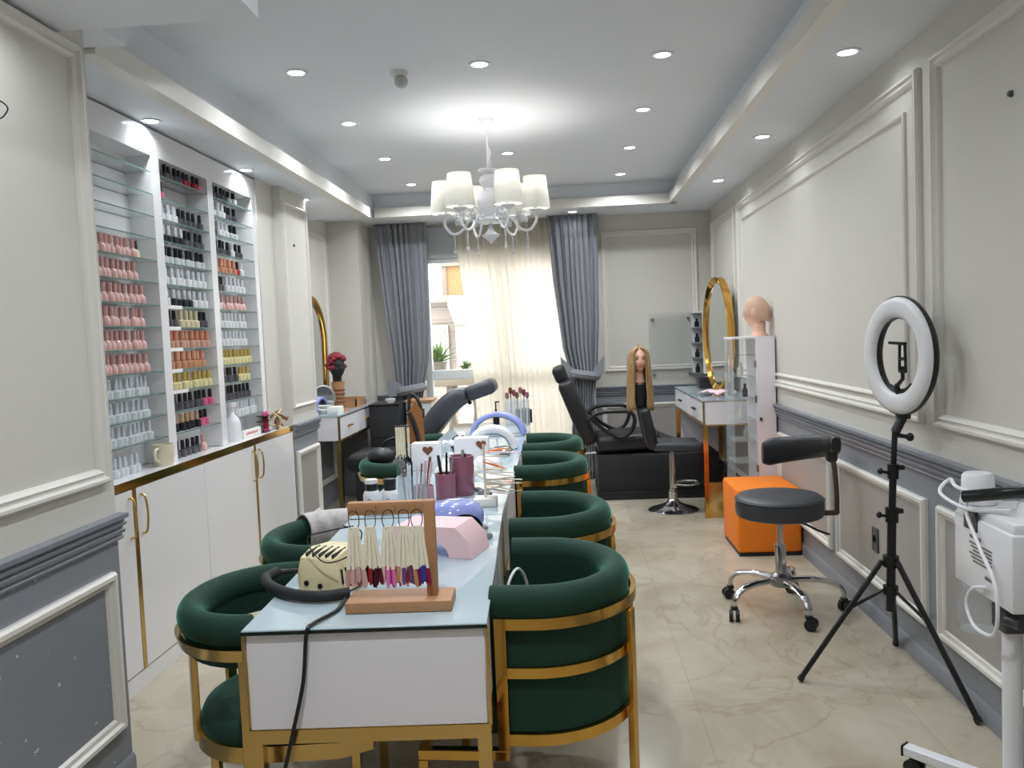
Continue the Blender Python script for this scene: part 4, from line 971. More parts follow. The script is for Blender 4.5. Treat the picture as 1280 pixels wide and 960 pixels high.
b.build('hinge', 'steel', dc, smooth=False)
MB().ell((1.375-1.32, 6.06-6.23, 0.83), (0.01, 0.014, 0.014), 10, 6).build('knob', 'black_plastic', dc)
for j, (k, m_, nm) in enumerate(((5, 'black_plastic', 'black'), (4, 'paper', 'white'), (3, 'silver', 'silver'), (6, 'paper', 'tall white'))):
    tag(MB().lathe([(0.001, 0), (0.02, 0), (0.021, 0.05), (0.01, 0.07), (0.011, 0.095), (0.001, 0.1)], 12).build('cosmetic_bottle', m_, None, (1.30-0.03*(j % 2), 6.22, 0.2065+0.155*k)), '%s cosmetic bottle on a glass shelf of tall cabinet' % nm, 'bottle', 'bottles in the glass cabinet')

# ---------------------------------------------------------------- heads
def head_into(b, s=1.0, tiltm=None, ears=True, neck=0.10):
    """mannequin head facing -y, chin near z=0, one surface plus neck"""
    nu, nv = 40, 30; a_, b_, c_ = 0.073*s, 0.092*s, 0.115*s
    def g(u, v, cu, cv, su, sv): return math.exp(-((u-cu)/su)**2-((v-cv)/sv)**2)
    rows = []
    for i in range(nv+1):
        ph = PI*i/nv; row = []
        for j in range(nu):
            th = 2*PI*j/nu
            x, y, z = math.sin(ph)*math.sin(th), -math.sin(ph)*math.cos(th), -math.cos(ph)
            px, py, pz = x*a_, y*b_, z*c_
            if z < 0:
                q = (-z)**1.4
                px *= 1-0.34*q; py *= (1-0.42*q if y > 0 else 1-0.10*q)
            if y > 0: py *= 1.06
            if y < 0.0:
                X, Z = px/s, pz/s
                f = 0.017*g(X, Z, 0, -0.018, 0.011, 0.022)+0.008*g(X, Z, 0, 0.008, 0.008, 0.022)
                f -= 0.010*(g(X, Z, 0.029, 0.012, 0.016, 0.012)+g(X, Z, -0.029, 0.012, 0.016, 0.012))
                f += 0.006*g(X, Z, 0, -0.053, 0.02, 0.010)+0.008*g(X, Z, 0, -0.09, 0.022, 0.016)+0.004*g(X, Z, 0, 0.034, 0.05, 0.012)
                f += 0.004*(g(X, Z, 0.04, -0.02, 0.016, 0.02)+g(X, Z, -0.04, -0.02, 0.016, 0.02))
                py -= f*s
            row.append(Vector((px, py, pz+c_)))
        rows.append(row)
    b.ring_loft(rows)
    b.ring_loft([[Vector((r*math.cos(2*PI*j/24), 0.018*s+r*1.05*math.sin(2*PI*j/24), z)) for j in range(24)] for r, z in ((0.062*s, -neck*s), (0.06*s, -neck*s+0.006), (0.047*s, -neck*s*0.6), (0.043*s, -0.01*s), (0.046*s, 0.045*s))])
    if ears:
        for s_ in (-1, 1): b.ell((s_*0.073*s, 0.012*s, 0.115*s), (0.008*s, 0.02*s, 0.032*s), 10, 8)
    return b
def face_bits(t, s=1.0):
    for s_ in (-1, 1):
        MB().ell((s_*0.029*s, -0.083*s, 0.128*s), (0.013*s, 0.006*s, 0.0055*s), 10, 6).build('eye', 'eye_dark', t)
        MB().tube(curve([(s_*0.014*s, -0.094*s, 0.146*s), (s_*0.03*s, -0.092*s, 0.151*s), (s_*0.046*s, -0.080*s, 0.146*s)], 4), 0.0028*s, 6).build('eyebrow', 'brown', t)
    MB().ell((0, -0.0945*s, 0.062*s), (0.021*s, 0.006*s, 0.007*s), 12, 6).build('lips', 'lips', t)
# long-haired mannequin on the bar stool back
mq = thing('mannequin_head', 'mannequin head with long straight blond hair above the bar stool', 'mannequin', (0.60, 6.94, 0.880), math.radians(4))
hd = head_into(MB(), 0.92, neck=0.10)
for v_ in hd.bm.verts: v_.co.z += 0.27
hb = hd.build('head', 'skin', mq)
MB().ring_loft([[Vector((rx*math.cos(2*PI*j/20), 0.016+ry*math.sin(2*PI*j/20), z)) for j in range(20)] for rx, ry, z in ((0.045, 0.045, -0.005), (0.055, 0.05, 0.05), (0.07, 0.055, 0.13), (0.064, 0.058, 0.19))]).build('black_stand', 'black_matte', mq)
e_ = bpy.data.objects.new('face', None)
for s_ in (-1, 1):
    MB().ell((s_*0.027, -0.077, 0.27+0.117), (0.012, 0.006, 0.005), 10, 6).build('eye', 'eye_dark', hb)
    MB().tube(curve([(s_*0.013, -0.087, 0.27+0.134), (s_*0.028, -0.085, 0.27+0.139), (s_*0.043, -0.073, 0.27+0.134)], 4), 0.0025, 6).build('eyebrow', 'brown', hb)
MB().ell((0, -0.0865, 0.27+0.057), (0.019, 0.006, 0.0065), 12, 6).build('lips', 'lips', hb)
hz = 0.27
rows = []
for i in range(15):
    v = i/14; z = lerp(hz+0.225, -0.03, v)
    k = math.sin(min(1, v/0.16)*PI/2)
    R = []
    for j in range(41):
        th = math.radians(lerp(-150, 150, j/40)); wob = 0.004*math.sin(j*2.7)+0.003*math.sin(j*5.1+3*v)
        rx = (0.082+0.03*max(0, v-0.2)+wob)*k; ry = (0.105-0.02*v+wob)*k
        if v > 0.9: zz = z+0.02*math.sin(j*1.9)
        else: zz = z
        R.append((rx*math.sin(th), 0.015+ry*math.cos(th), zz))
    rows.append(R)
b = MB(); b.grid(lambda u, v: rows[round(v*14)][round(u*40)], 40, 14)
b.build('hair', 'blond', mq, ang=180, thick=0.012)
for s_ in (-1, 1):   # front locks falling in front of the shoulders
    b = MB(); rd = random.Random(5+s_)
    for k in range(16):
        x0 = 0.010+0.062*k/15; o_ = rd.uniform(-.004, .004)
        b.tube(curve([(s_*x0*0.5, -0.045+0.02*(k/15), hz+0.212-0.008*(k/15)), (s_*(0.046+0.025*k/15), -0.068+0.05*(k/15), hz+0.182-0.01*k/15), (s_*(0.058+0.025*k/15), -0.066+0.05*(k/15), hz+0.12), (s_*(0.062+0.026*k/15+o_), -0.075+0.06*k/15, hz+0.04), (s_*(0.062+0.036*k/15), -0.06+0.05*k/15, hz-0.12), (s_*(0.05+0.05*k/15), -0.055+0.05*k/15, -0.02+rd.uniform(-.02, .03))], 4), 0.0075, 6)
    b.build('front_lock', 'blond', mq)
# bald head on the tall cabinet, facing the window
t = thing('bald_mannequin_head', 'bald mannequin head facing away on top of the tall cabinet', 'mannequin', (1.395, 6.22, 1.42), math.radians(-128))
hd = head_into(MB(), 1.0, neck=0.055)
for v_ in hd.bm.verts: v_.co.z += 0.055
hb = hd.build('head', 'skin', t)
cb = MB(); rr = []
for i in range(13):
    ph = (PI*0.60)*i/12
    rr.append([Vector((0.0765*math.sin(ph)*math.sin(2*PI*j/30), (-0.096 if math.cos(2*PI*j/30) > 0 else -0.1)*math.sin(ph)*math.cos(2*PI*j/30)*1.02, 0.055+0.1155+0.119*math.cos(ph)-(0.03*(-math.cos(2*PI*j/30)) if i > 8 else 0)*(i-8)/4)) for j in range(30)])
cb.ring_loft([[Vector((0.001*math.sin(2*PI*j/30), 0.001*math.cos(2*PI*j/30), 0.055+0.2345)) for j in range(30)]]+rr[1:], caps=False)
cb.build('wig_cap', 'skin_net', t, ang=180)

# glass board and corner shelf on the back wall
gbd = thing('glass_board', 'clear glass board fixed to the back wall with steel stud', 'board', (1.06, YB, 1.33))
MB().box((-0.21, -0.032, -0.33), (0.22, -0.026, 0.33)).build('pane', 'glass', gbd, smooth=False)
for x, z in ((-0.17, 0.27), (0.19, 0.27), (-0.17, -0.29), (0.19, -0.29)): MB().cyl((x, 0, z), (x, -0.042, z), 0.014, seg=12).build('stud', 'steel', gbd)
cs = thing('corner_shelf', 'small white open corner shelf with black items on the back wall', 'shelf', (1.385, 8.47, 1.045))
b = MB(); b.box((-0.03, -0.09, 0), (0.10, -0.075, 0.60)); b.box((-0.115, 0.10, 0), (0.105, 0.125, 0.60)); b.box((-0.115, -0.09, 0.60), (0.105, 0.125, 0.615)); b.box((0.095, -0.09, 0), (0.105, 0.125, 0.6))
b.build('carcass', 'gloss_white', cs, smooth=False)
for z in (0.0, 0.15, 0.30, 0.45): MB().box((-0.115, -0.085, z), (0.095, 0.10, z+0.01)).build('shelf_board', 'rail_grey', cs, smooth=False)
for j, z in enumerate((0.01, 0.16, 0.31, 0.46)):
    tag(MB().lathe([(0.001, 0), (0.022, 0), (0.024, 0.05), (0.012, 0.06), (0.012, 0.085), (0.001, 0.09)], 12).build('cosmetic_jar', 'black_plastic', None, (1.385-0.075, 8.45, 1.045+z+0.0005)), 'black jar on the corner shelf, %s compartment from below' % ORD[j], 'jar', 'jars on the corner shelf')

# ---------------------------------------------------------------- bar stool
bs = thing('bar_stool', 'black padded bar stool with chrome column and footring', 'bar stool', (0.845, 6.95, 0), math.radians(0))
MB().lathe([(0.001, 0), (0.205, 0), (0.208, 0.008), (0.19, 0.02), (0.12, 0.04), (0.06, 0.065), (0.035, 0.10), (0.001, 0.10)], 36).build('base', 'chrome', bs)
MB().lathe([(0.036, 0.095), (0.037, 0.16), (0.030, 0.165), (0.030, 0.18), (0.025, 0.185), (0.024, 0.46), (0.018, 0.46), (0.018, 0.52)], 20).build('column', 'chrome', bs)
b = MB(); b.tube([(0.115+0.10*math.cos(2*PI*i/28), 0.10*math.sin(2*PI*i/28), 0.225) for i in range(28)], 0.009, 8, True); b.tube([(0.02, 0, 0.225), (0.02, 0, 0.19)], 0.028, 12)
b.build('footring', 'chrome', bs)
b = MB(); b.cbox((0.03, 0, 0.548), (0.40, 0.38, 0.07), 0.025, (0, 0.03, 0), 3); b.build('seat', 'grey_leather', bs)
b = MB(); b.cbox((-0.195, 0, 0.70), (0.09, 0.38, 0.34), 0.03, (0, -0.20, 0), 3); b.build('backrest', 'black_leather', bs)
MB().tube([(-0.10, -0.195, 0.62), (-0.115, -0.195, 0.66)], 0.006, 6).build('lever', 'chrome', bs)

# ---------------------------------------------------------------- black salon bed at right
def salon_chair(name, label, loc, rz, group):
    t = thing(name, label, 'salon bed', loc, rz, group); return t
sb = thing('salon_chair', 'black reclining salon bed against the back wall, beside right curtain', 'salon bed', (0.80, 7.78, 0))
b = MB(); b.box((-0.55, -0.33, 0.06), (0.52, 0.33, 0.40), 0.015); b.build('base', 'black_matte', sb)
MB().box((-0.56, -0.345, 0), (0.54, 0.345, 0.075), 0.008).build('plinth', 'black_plastic', sb)
b = MB(); b.cbox((-0.26, 0, 0.50), (0.58, 0.60, 0.15), 0.045, (0, -0.05, 0), 3); b.build('seat', 'black_leather', sb)
b = MB(); b.cbox((-0.71, 0, 0.78), (0.15, 0.58, 0.62), 0.05, (0, -0.36, 0), 3); b.build('backrest', 'black_leather', sb)
b = MB(); b.cbox((-0.855, 0, 1.125), (0.12, 0.34, 0.16), 0.04, (0, -0.36, 0), 3); b.build('headrest', 'black_leather', sb)
b = MB(); b.cbox((0.29, 0, 0.36), (0.62, 0.56, 0.13), 0.045, (0, 0.42, 0), 3); b.build('leg_rest', 'black_leather', sb)
for sy in (-1, 1):
    MB().tube(curve([(-0.62, sy*0.31, 0.72), (-0.52, sy*0.33, 0.78), (-0.36, sy*0.33, 0.79), (-0.24, sy*0.33, 0.775), (-0.21, sy*0.33, 0.70), (-0.25, sy*0.33, 0.60), (-0.34, sy*0.32, 0.555), (-0.47, sy*0.31, 0.62), (-0.58, sy*0.31, 0.72)], 6), 0.018, 10).build('armrest', 'black_plastic', sb)
MB().tube([(-0.56, -0.34, 0.43), (-0.70, -0.34, 0.425)], 0.012, 8).build('lever', 'steel', sb)

# ================================================================ LEFT BACK: vanity, mirror, bed
lx0, lx1, ly0, ly1, lz0, lz1 = -2.245, -1.88, 6.80, 8.04, 0.69, 0.90
lv = thing('vanity_desk', 'white two-drawer vanity with gold legs in the left alcove', 'desk', ((lx0+lx1)/2, (ly0+ly1)/2, 0))
ox2, oy2 = lv.location.x, lv.location.y
def V2(b, lo, hi, **k): return b.box((lo[0]-ox2, lo[1]-oy2, lo[2]), (hi[0]-ox2, hi[1]-oy2, hi[2]), **k)
V2(MB(), (lx0, ly0, lz0), (lx1-0.018, ly1, lz1-0.012)).build('carcass', 'panel_white', lv, smooth=False)
V2(MB(), (lx0, ly0-0.004, lz1-0.012), (lx1+0.004, ly1, lz1)).build('glass_top', 'table_glass', lv, smooth=False)
b = MB(); V2(b, (lx1-0.01, ly0, lz1-0.02), (lx1+0.003, ly1, lz1-0.011)); V2(b, (lx1-0.012, ly0-0.002, lz0), (lx1+0.002, ly0+0.012, lz1-0.012)); V2(b, (lx1-0.02, ly0, lz0-0.016), (lx1+0.002, ly1, lz0))
b.build('gold_edging', 'gold_pale', lv, smooth=False)
for i in range(2):
    y0 = ly0+0.015+i*(ly1-ly0)/2; y1 = y0+(ly1-ly0)/2-0.03
    d = V2(MB(), (lx1-0.018, y0, lz0+0.008), (lx1, y1, lz1-0.022), bevel=0.002, seg=1).build('drawer', 'panel_white', lv)
    kb = MB(); ym = (y0+y1)/2-oy2; kb.tube([(lx1-ox2, ym-0.045, 0.79), (lx1-ox2+0.02, ym-0.03, 0.79), (lx1-ox2+0.02, ym+0.03, 0.79), (lx1-ox2, ym+0.045, 0.79)], 0.008, 8); kb.build('handle', 'gold', d)
for x in (lx0, lx1-0.036):
    for y in (ly0, ly1-0.04): V2(MB(), (x, y, 0), (x+0.036, y+0.036, lz0-0.016 if x > lx0 else lz0)).build('leg', 'gold_pale', lv, smooth=False)
am = thing('arched_mirror', 'tall arched gold-framed mirror on the left alcove wall', 'mirror', (-2.25, 7.30, lz1))
def arch(k, x, n=28):
    w = 0.41*k; p = [Vector((x, -w, (1-k)*0.41)), ]
    for i in range(n+1):
        a = PI-PI*i/n; p.append(Vector((x, w*math.cos(a), 0.61+w*math.sin(a))))
    p.append(Vector((x, w, (1-k)*0.41))); return p
A = [arch(1, 0.002), arch(1, 0.045), arch(0.95, 0.05), arch(0.84, 0.03), arch(0.84, 0.002)]
MB().ring_loft([[A[q][i] for q in range(5)] for i in range(len(A[0]))], closed=True).build('frame', 'gold', am, ang=40)
b = MB(); b.bm.faces.new([b.bm.verts.new(p) for p in arch(0.86, 0.02)]); b.build('mirror_glass', 'mirror', am, smooth=False)
# wooden head stand with red curls
t = thing('red_hair_mannequin', 'wooden head stand wearing curly red hair on left vanity', 'mannequin', (-1.99, 7.22, lz1), math.radians(35))
MB().lathe([(0.075, 0), (0.075, 0.02), (0.05, 0.03), (0.052, 0.2), (0.06, 0.26)], 20).build('stand', 'wood', t)
hd = head_into(MB(), 0.9, neck=0.06)
for v_ in hd.bm.verts: v_.co.z += 0.28
hd.build('head', 'black_matte', t)
b = MB(); rd = random.Random(3)
for k in range(90):
    a = rd.uniform(0, 2*PI); e_ = rd.uniform(-0.2, PI/2)
    if math.sin(a) < -0.6 and e_ < 0.6: continue
    b.ell((0.075*math.cos(a)*math.cos(e_), 0.012+0.095*math.sin(a)*math.cos(e_), 0.40+0.10*math.sin(e_)), (0.026, 0.026, 0.022), 7, 5)
b.build('curly_hair', 'red_hair', t)
b = MB()
for k in range(5): b.tube([(0.05*math.cos(2*PI*i/14)*1.1, 0.05*math.sin(2*PI*i/14)*1.1, 0.05+0.035*k) for i in range(14)], 0.006, 5, True)
b.build('bead_cord', 'brown', t)
tag(MB().box((-0.10, -0.17, 0), (0.10, 0.17, 0.012)).box((-0.10, -0.17, 0.012), (-0.088, 0.17, 0.08)).box((0.088, -0.17, 0.012), (0.10, 0.17, 0.08)).box((-0.1, -0.17, 0.012), (0.1, -0.158, 0.08)).box((-0.1, 0.158, 0.012), (0.1, 0.17, 0.08)).build('wooden_tray', 'wood', None, (-2.02, 7.72, lz1), smooth=False), 'open wooden tray box at the far end of left vanity', 'tray')
t = thing('pump_dispenser', 'white and blue dispenser box on the near end of left vanity', 'dispenser', (-2.13, 6.90, lz1))
MB().box((-0.035, -0.04, 0), (0.035, 0.04, 0.19), 0.006).build('box_body', 'white_plastic', t)
MB().box((0.0355, -0.03, 0.02), (0.037, 0.03, 0.13)).build('label', 'lilac', t, smooth=False)
t = thing('round_table_mirror', 'small round table mirror on the left vanity', 'mirror', (-2.08, 7.06, lz1), math.radians(40))
MB().tube([(0.105*math.cos(2*PI*i/36), 0, 0.13+0.105*math.sin(2*PI*i/36)) for i in range(36)], 0.01, 8, True).build('frame', 'silver', t)
b = MB(); b.bm.faces.new([b.bm.verts.new((0.103*math.cos(2*PI*i/36), 0, 0.13+0.103*math.sin(2*PI*i/36))) for i in range(36)]); b.build('mirror_glass', 'mirror', t, smooth=False)
MB().lathe([(0.06, 0), (0.06, 0.012), (0.012, 0.02), (0.01, 0.03)], 16).build('base', 'silver', t)
tag(MB().box((-0.05, -0.08, 0), (0.05, 0.08, 0.06), 0.004).box((-0.0, -0.081, 0.02), (0.051, 0.081, 0.03)).build('tissue_box', 'paper', None, (-1.97, 7.02, lz1)), 'small white box at the front edge of left vanity', 'box')
tag(MB().lathe([(0.001, 0), (0.04, 0), (0.05, 0.03), (0.047, 0.03), (0.038, 0.005), (0.001, 0.004)], 16).build('glass_bowl', 'acrylic', None, (-1.96, 6.88, lz1)), 'clear glass bowl on the near corner of left vanity', 'bowl')

# black reclined bed behind the tables
lb = thing('salon_chair', 'black reclining salon bed behind the nail tables, headrest before window', 'salon bed', (-1.36, 7.02, 0))
b = MB(); b.box((-0.40, -0.26, 0), (0.10, 0.26, 0.42), 0.01); b.build('base', 'black_matte', lb)
b = MB(); b.cbox((-0.17, 0, 0.50), (0.60, 0.56, 0.14), 0.045, (0, 0.0, 0), 3); b.build('seat', 'black_leather', lb)
b = MB()
cl = curve([(0.08, 0, 0.57), (0.20, 0, 0.74), (0.33, 0, 0.90), (0.44, 0, 0.99), (0.53, 0, 1.01)], 5); R = []
for i, p in enumerate(cl):
    q = i/(len(cl)-1); tn = (cl[min(i+1, len(cl)-1)]-cl[max(i-1, 0)]).normalized(); nn = Vector((-tn.z, 0, tn.x))
    hw, ht = 0.27*(1-0.25*q**2), 0.085*(1-0.35*abs(2*q-1)**3)
    R.append([p+nn*v+Vector((0, u, 0)) for u, v in rrect(2*hw, 2*ht, min(ht, 0.05)*0.95, 3)])
b.ring_loft(R); b.build('backrest', 'grey_leather', lb, ang=60)
b = MB(); b.cbox((0.645, 0, 1.06), (0.26, 0.36, 0.125), 0.045, (0, -0.30, 0), 3); b.build('headrest', 'grey_leather', lb)
MB().tube([(0.50, 0, 0.985), (0.57, 0, 1.02)], 0.018, 8).build('headrest_bracket', 'black_plastic', lb)
MB().ell((0.55, -0.06, 0.955), (0.018, 0.018, 0.018), 10, 6).build('knob', 'black_plastic', lb)

# dark chest and small wood-top cabinet under the left curtain
t = thing('storage_chest', 'dark grey storage chest under the left curtain', 'chest', (-1.695, 7.85, 0))
MB().box((-0.145, -0.17, 0), (0.14, 0.17, 0.90), 0.008).build('body', 'black_matte', t)
b = MB()
for z in (0.3, 0.6): b.box((-0.14, -0.172, z), (0.135, -0.168, z+0.008))
b.build('drawer_gap', 'black_plastic', t, smooth=False)
MB().box((-0.15, -0.178, 0.90), (0.145, 0.175, 0.912), 0.003).build('lid', 'black_plastic', t)
tag(MB().lathe([(0.001, 0), (0.035, 0), (0.05, 0.03), (0.05, 0.042), (0.001, 0.042)], 20).build('dish', 'white_plastic', None, (-1.66, 7.80, 0.912)), 'small white dish on top of the dark chest', 'dish')
t = thing('side_cabinet', 'slim grey side cabinet with wooden top beside bare window', 'cabinet', (-1.405, 8.02, 0))
MB().box((-0.12, -0.13, 0), (0.12, 0.13, 0.90)).build('body', 'window_pvc', t, smooth=False)
for z in (0.1, 0.36, 0.62): MB().box((-0.125, -0.12, z), (-0.12, 0.12, z+0.22)).box((-0.11, -0.134, z), (0.05, -0.13, z+0.22)).build('drawer', 'black_matte', t, smooth=False)
MB().box((-0.135, -0.145, 0.90), (0.135, 0.145, 0.925), 0.004).build('top', 'wood', t)

# ================================================================ TABLE CLUTTER
TZ = 0.757
# wooden swatch stand with five fans
ss = thing('swatch_stand', 'wooden T-shaped stand hung with nail swatch fans on nearest table', 'stand', (-0.485, 2.29, TZ), math.radians(2))
MB().box((-0.145, -0.062, 0), (0.148, 0.062, 0.030), 0.003).build('base', 'wood', ss)
MB().box((0.076, -0.014, 0.030), (0.106, 0.014, 0.297), 0.002).build('post', 'wood', ss)
MB().box((-0.135, -0.0142, 0.262), (0.0765, 0.0142, 0.297), 0.002).build('beam', 'wood', ss)
for x in (-0.112, -0.056, -0.004, 0.052):
    MB().tube(curve([(x, -0.0145, 0.285), (x, -0.024, 0.282), (x, -0.026, 0.272), (x, -0.02, 0.266)], 4), 0.0022, 6).build('screw_hook', 'gold', ss)
FAN = [(-0.118, [(196, 150, 140), (150, 84, 80), (40, 36, 40), (214, 170, 160)], 'mauve and black tips, leftmost under the beam'),
       (-0.072, [(120, 20, 32), (90, 14, 30), (150, 30, 40), (60, 20, 26)], 'dark red tips'),
       (-0.022, [(206, 50, 160), (226, 120, 170), (232, 190, 190), (196, 36, 140)], 'magenta tips'),
       (0.022, [(150, 110, 160), (196, 140, 96), (110, 80, 120), (226, 190, 170)], 'mixed violet and tan tips'),
       (0.058, [(40, 40, 110), (150, 24, 60), (60, 60, 150), (120, 20, 50)], 'navy and crimson tips, beside the post')]
rd = random.Random(21)
for q, (fx, cols, lab) in enumerate(FAN):
    t = thing('nail_swatch_fan', 'fan of pale nail sticks with '+lab, 'nail swatches', (-0.485+fx+0.002, 2.262, TZ+0.240), math.radians(rd.uniform(-12, 12)), 'nail swatch fans hanging on the wooden stand')
    MB().tube([(0.016*math.cos(2*PI*i/16), 0.004*math.sin(i), 0.012+0.027*math.sin(2*PI*i/16)) for i in range(16)], 0.0014, 5, True).build('cord_ring', 'black_plastic', t)
    for c, cc in enumerate(cols): D('swatch_%d_%d' % (q, c), cc, 0.2, var=0.05)
    for k in range(11):
        a = math.radians(lerp(-7, 7, k/10)+rd.uniform(-1.2, 1.2)); L_ = rd.uniform(0.15, 0.168); dy = 0.0025*(k % 3)-0.002
        m_ = Matrix.Translation((lerp(0.012, -0.012, k/10), dy*1.8, -0.012)) @ Matrix.Rotation(a, 4, 'Y')
        s_ = MB(); s_.box((-0.004, -0.0012, -L_*0.70), (0.004, 0.0012, 0.004), mtx=m_)
        st_ = s_.build('stick', 'nail_tip', t, smooth=False)
        s_ = MB(); s_.ring_loft([[m_ @ Vector((w_*cx_, 0.0015*cy_-0.001, z_)) for cx_, cy_ in ((-1, -1), (1, -1), (1, 1), (-1, 1))] for w_, z_ in ((0.004, -L_*0.70), (0.0055, -L_*0.75), (0.0055, -L_*0.93), (0.002, -L_))])
        s_.build('nail_tip', 'swatch_%d_%d' % (q, rd.randrange(len(cols))), st_, smooth=False)
# cream nail drill unit with black handrest tube
dv = thing('nail_dust_collector', 'cream slotted nail dust machine with black tube on nearest table', 'machine', (-0.735, 2.47, TZ), math.radians(-22))
b = MB(); b.ring_loft([[Vector((x, y, z)) for x, y, z in ((-w, y0, 0.006), (w, y0, 0.006), (w, y0, h*0.55), (w*0.82, y0, h), (-w*0.82, y0, h), (-w, y0, h*0.55))] for w, y0, h in ((0.055, -0.075, 0.075), (0.075, -0.06, 0.105), (0.08, 0.0, 0.125), (0.075, 0.09, 0.12), (0.06, 0.105, 0.10))])
b.build('housing', 'cream_plastic', dv, ang=35)
b = MB()
for k in range(5): b.cbox((-0.045+0.024*k, -0.02, 0.118), (0.006, 0.07, 0.012), 0.002, (0.12, 0, 0), 1)
for k in range(6): b.cbox((0.078, -0.045+0.02*k, 0.055), (0.006, 0.007, 0.045), 0.002, (0, -0.1, 0), 1)
b.build('vent_slot', 'black_plastic', dv, smooth=False)
MB().cyl((-0.03, -0.071, 0.035), (-0.03, -0.079, 0.035), 0.008, seg=12).cyl((0.02, -0.071, 0.03), (0.02, -0.079, 0.03), 0.008, seg=12).build('button', 'black_plastic', dv)
MB().tube(curve([(-0.235, 0.03, 0.022), (-0.23, -0.03, 0.018), (-0.14, -0.10, 0.018), (-0.03, -0.135, 0.018), (0.06, -0.125, 0.018), (0.12, -0.07, 0.018)], 8), 0.017, 10).build('hand_rest_tube', 'black_matte', dv)
MB().tube(curve([(-0.235, 0.03, 0.022), (-0.19, 0.06, 0.02), (-0.10, 0.06, 0.03), (-0.07, 0.04, 0.04)], 6), 0.009, 8).build('hose', 'black_plastic', dv)
# power cord over table front
tag(MB().tube(curve([(-0.66, 2.37, TZ+0.012), (-0.655, 2.25, TZ+0.006), (-0.69, 2.14, TZ+0.006), (-0.70, 2.108, TZ-0.01), (-0.715, 2.105, 0.62), (-0.75, 2.10, 0.48), (-0.80, 2.10, 0.30), (-0.86, 2.12, 0.10), (-0.88, 2.2, 0.012), (-0.80, 2.5, 0.008), (-0.72, 2.8, 0.008)], 8), 0.0055, 8).build('power_cord', 'black_plastic'), 'black power cord hanging over the front of nearest table', 'cord')
tag(MB().tube(curve([(-0.62, 2.33, TZ+0.22), (-0.70, 2.34, TZ+0.205), (-0.78, 2.40, TZ+0.17), (-0.72, 2.36, TZ+0.11), (-0.63, 2.33, TZ+0.14), (-0.60, 2.34, TZ+0.2), (-0.66, 2.36, TZ+0.215)], 8), 0.002, 6).build('drill_cable', 'black_plastic'), 'thin black cable looped at the left of swatch stand', 'cable')
# pink hand rest
ph = thing('hand_rest', 'pastel pink arched hand rest behind the wooden swatch stand', 'hand rest', (-0.47, 2.88, TZ), math.radians(-14))
o = []
for i in range(13): a = PI*i/12; o.append((0.075*math.cos(a), 0.062*math.sin(a)))
outer = [(-0.16, 0), (-0.16, 0.055)] + [(-0.13+0.0*i, 0.0) for i in range(0)] + [(-0.12, 0.105), (0.10, 0.105), (0.15, 0.055), (0.16, 0)] + o
MB().prism(outer, 'y', -0.085, 0.085).build('pad', 'pink', ph, ang=40)
# UV lamp
uv = thing('uv_nail_lamp', 'glossy lilac dome nail lamp with dark opening on nearest table', 'nail lamp', (-0.455, 3.22, TZ), math.radians(28))
rows = []
def dome(k, zt): return [(0.115*k*math.cos(2*PI*i/28), 0.095*k*math.sin(2*PI*i/28), zt) for i in range(28)]
MB().ring_loft([dome(1.0, 0.012), dome(1.04, 0.03), dome(1.02, 0.06), dome(0.9, 0.09), dome(0.65, 0.108), dome(0.3, 0.115)]).build('shell', 'lilac', uv, ang=60)
MB().box((-0.105, -0.09, 0), (0.105, 0.09, 0.013), 0.004).build('base', 'rail_grey', uv)
MB().ring_loft([[Vector((x*k, y0, z*k+0.012)) for x, z in [(0.075*math.cos(PI*i/14), 0.062*math.sin(PI*i/14)) for i in range(15)]] for k, y0 in ((1.0, -0.104), (0.9, -0.05))]).build('opening', 'glass_dark', uv)
tag(MB().cbox((0, 0, 0.012), (0.05, 0.15, 0.024), 0.01).build('nail_drill_handpiece', 'rail_grey', None, (-0.345, 3.09, TZ), (0, 0, 0.5)), 'grey handpiece lying beside the lilac nail lamp', 'tool')
# bottles at left edge
for x, y, l, m_ in ((-0.852, 3.53, 'left white bottle with black neck and white lid beside green chair', 'white_plastic'), (-0.772, 3.53, 'white bottle with black cap right of its white-lidded twin', 'black_plastic')):
    t = thing('remover_bottle', l, 'bottle', (x, y, TZ), 0, 'white bottles on the second table')
    MB().lathe([(0.001, 0), (0.034, 0), (0.037, 0.005), (0.037, 0.085), (0.032, 0.1), (0.024, 0.105)], 24).build('bottle_body', 'white_plastic', t)
    MB().lathe([(0.025, 0.103), (0.026, 0.106), (0.026, 0.135), (0.001, 0.136)], 20).build('neck_band', 'black_plastic', t)
    MB().lathe([(0.0262, 0.134), (0.028, 0.136), (0.027, 0.152), (0.001, 0.155)], 20).build('cap', m_, t)
    b = MB()
    for k in range(4): b.cbox((-0.012+0.003*k, -0.0365, 0.035+0.012*k), (0.022-0.003*k, 0.003, 0.004))
    b.build('label_print', 'rail_grey', t, smooth=False)
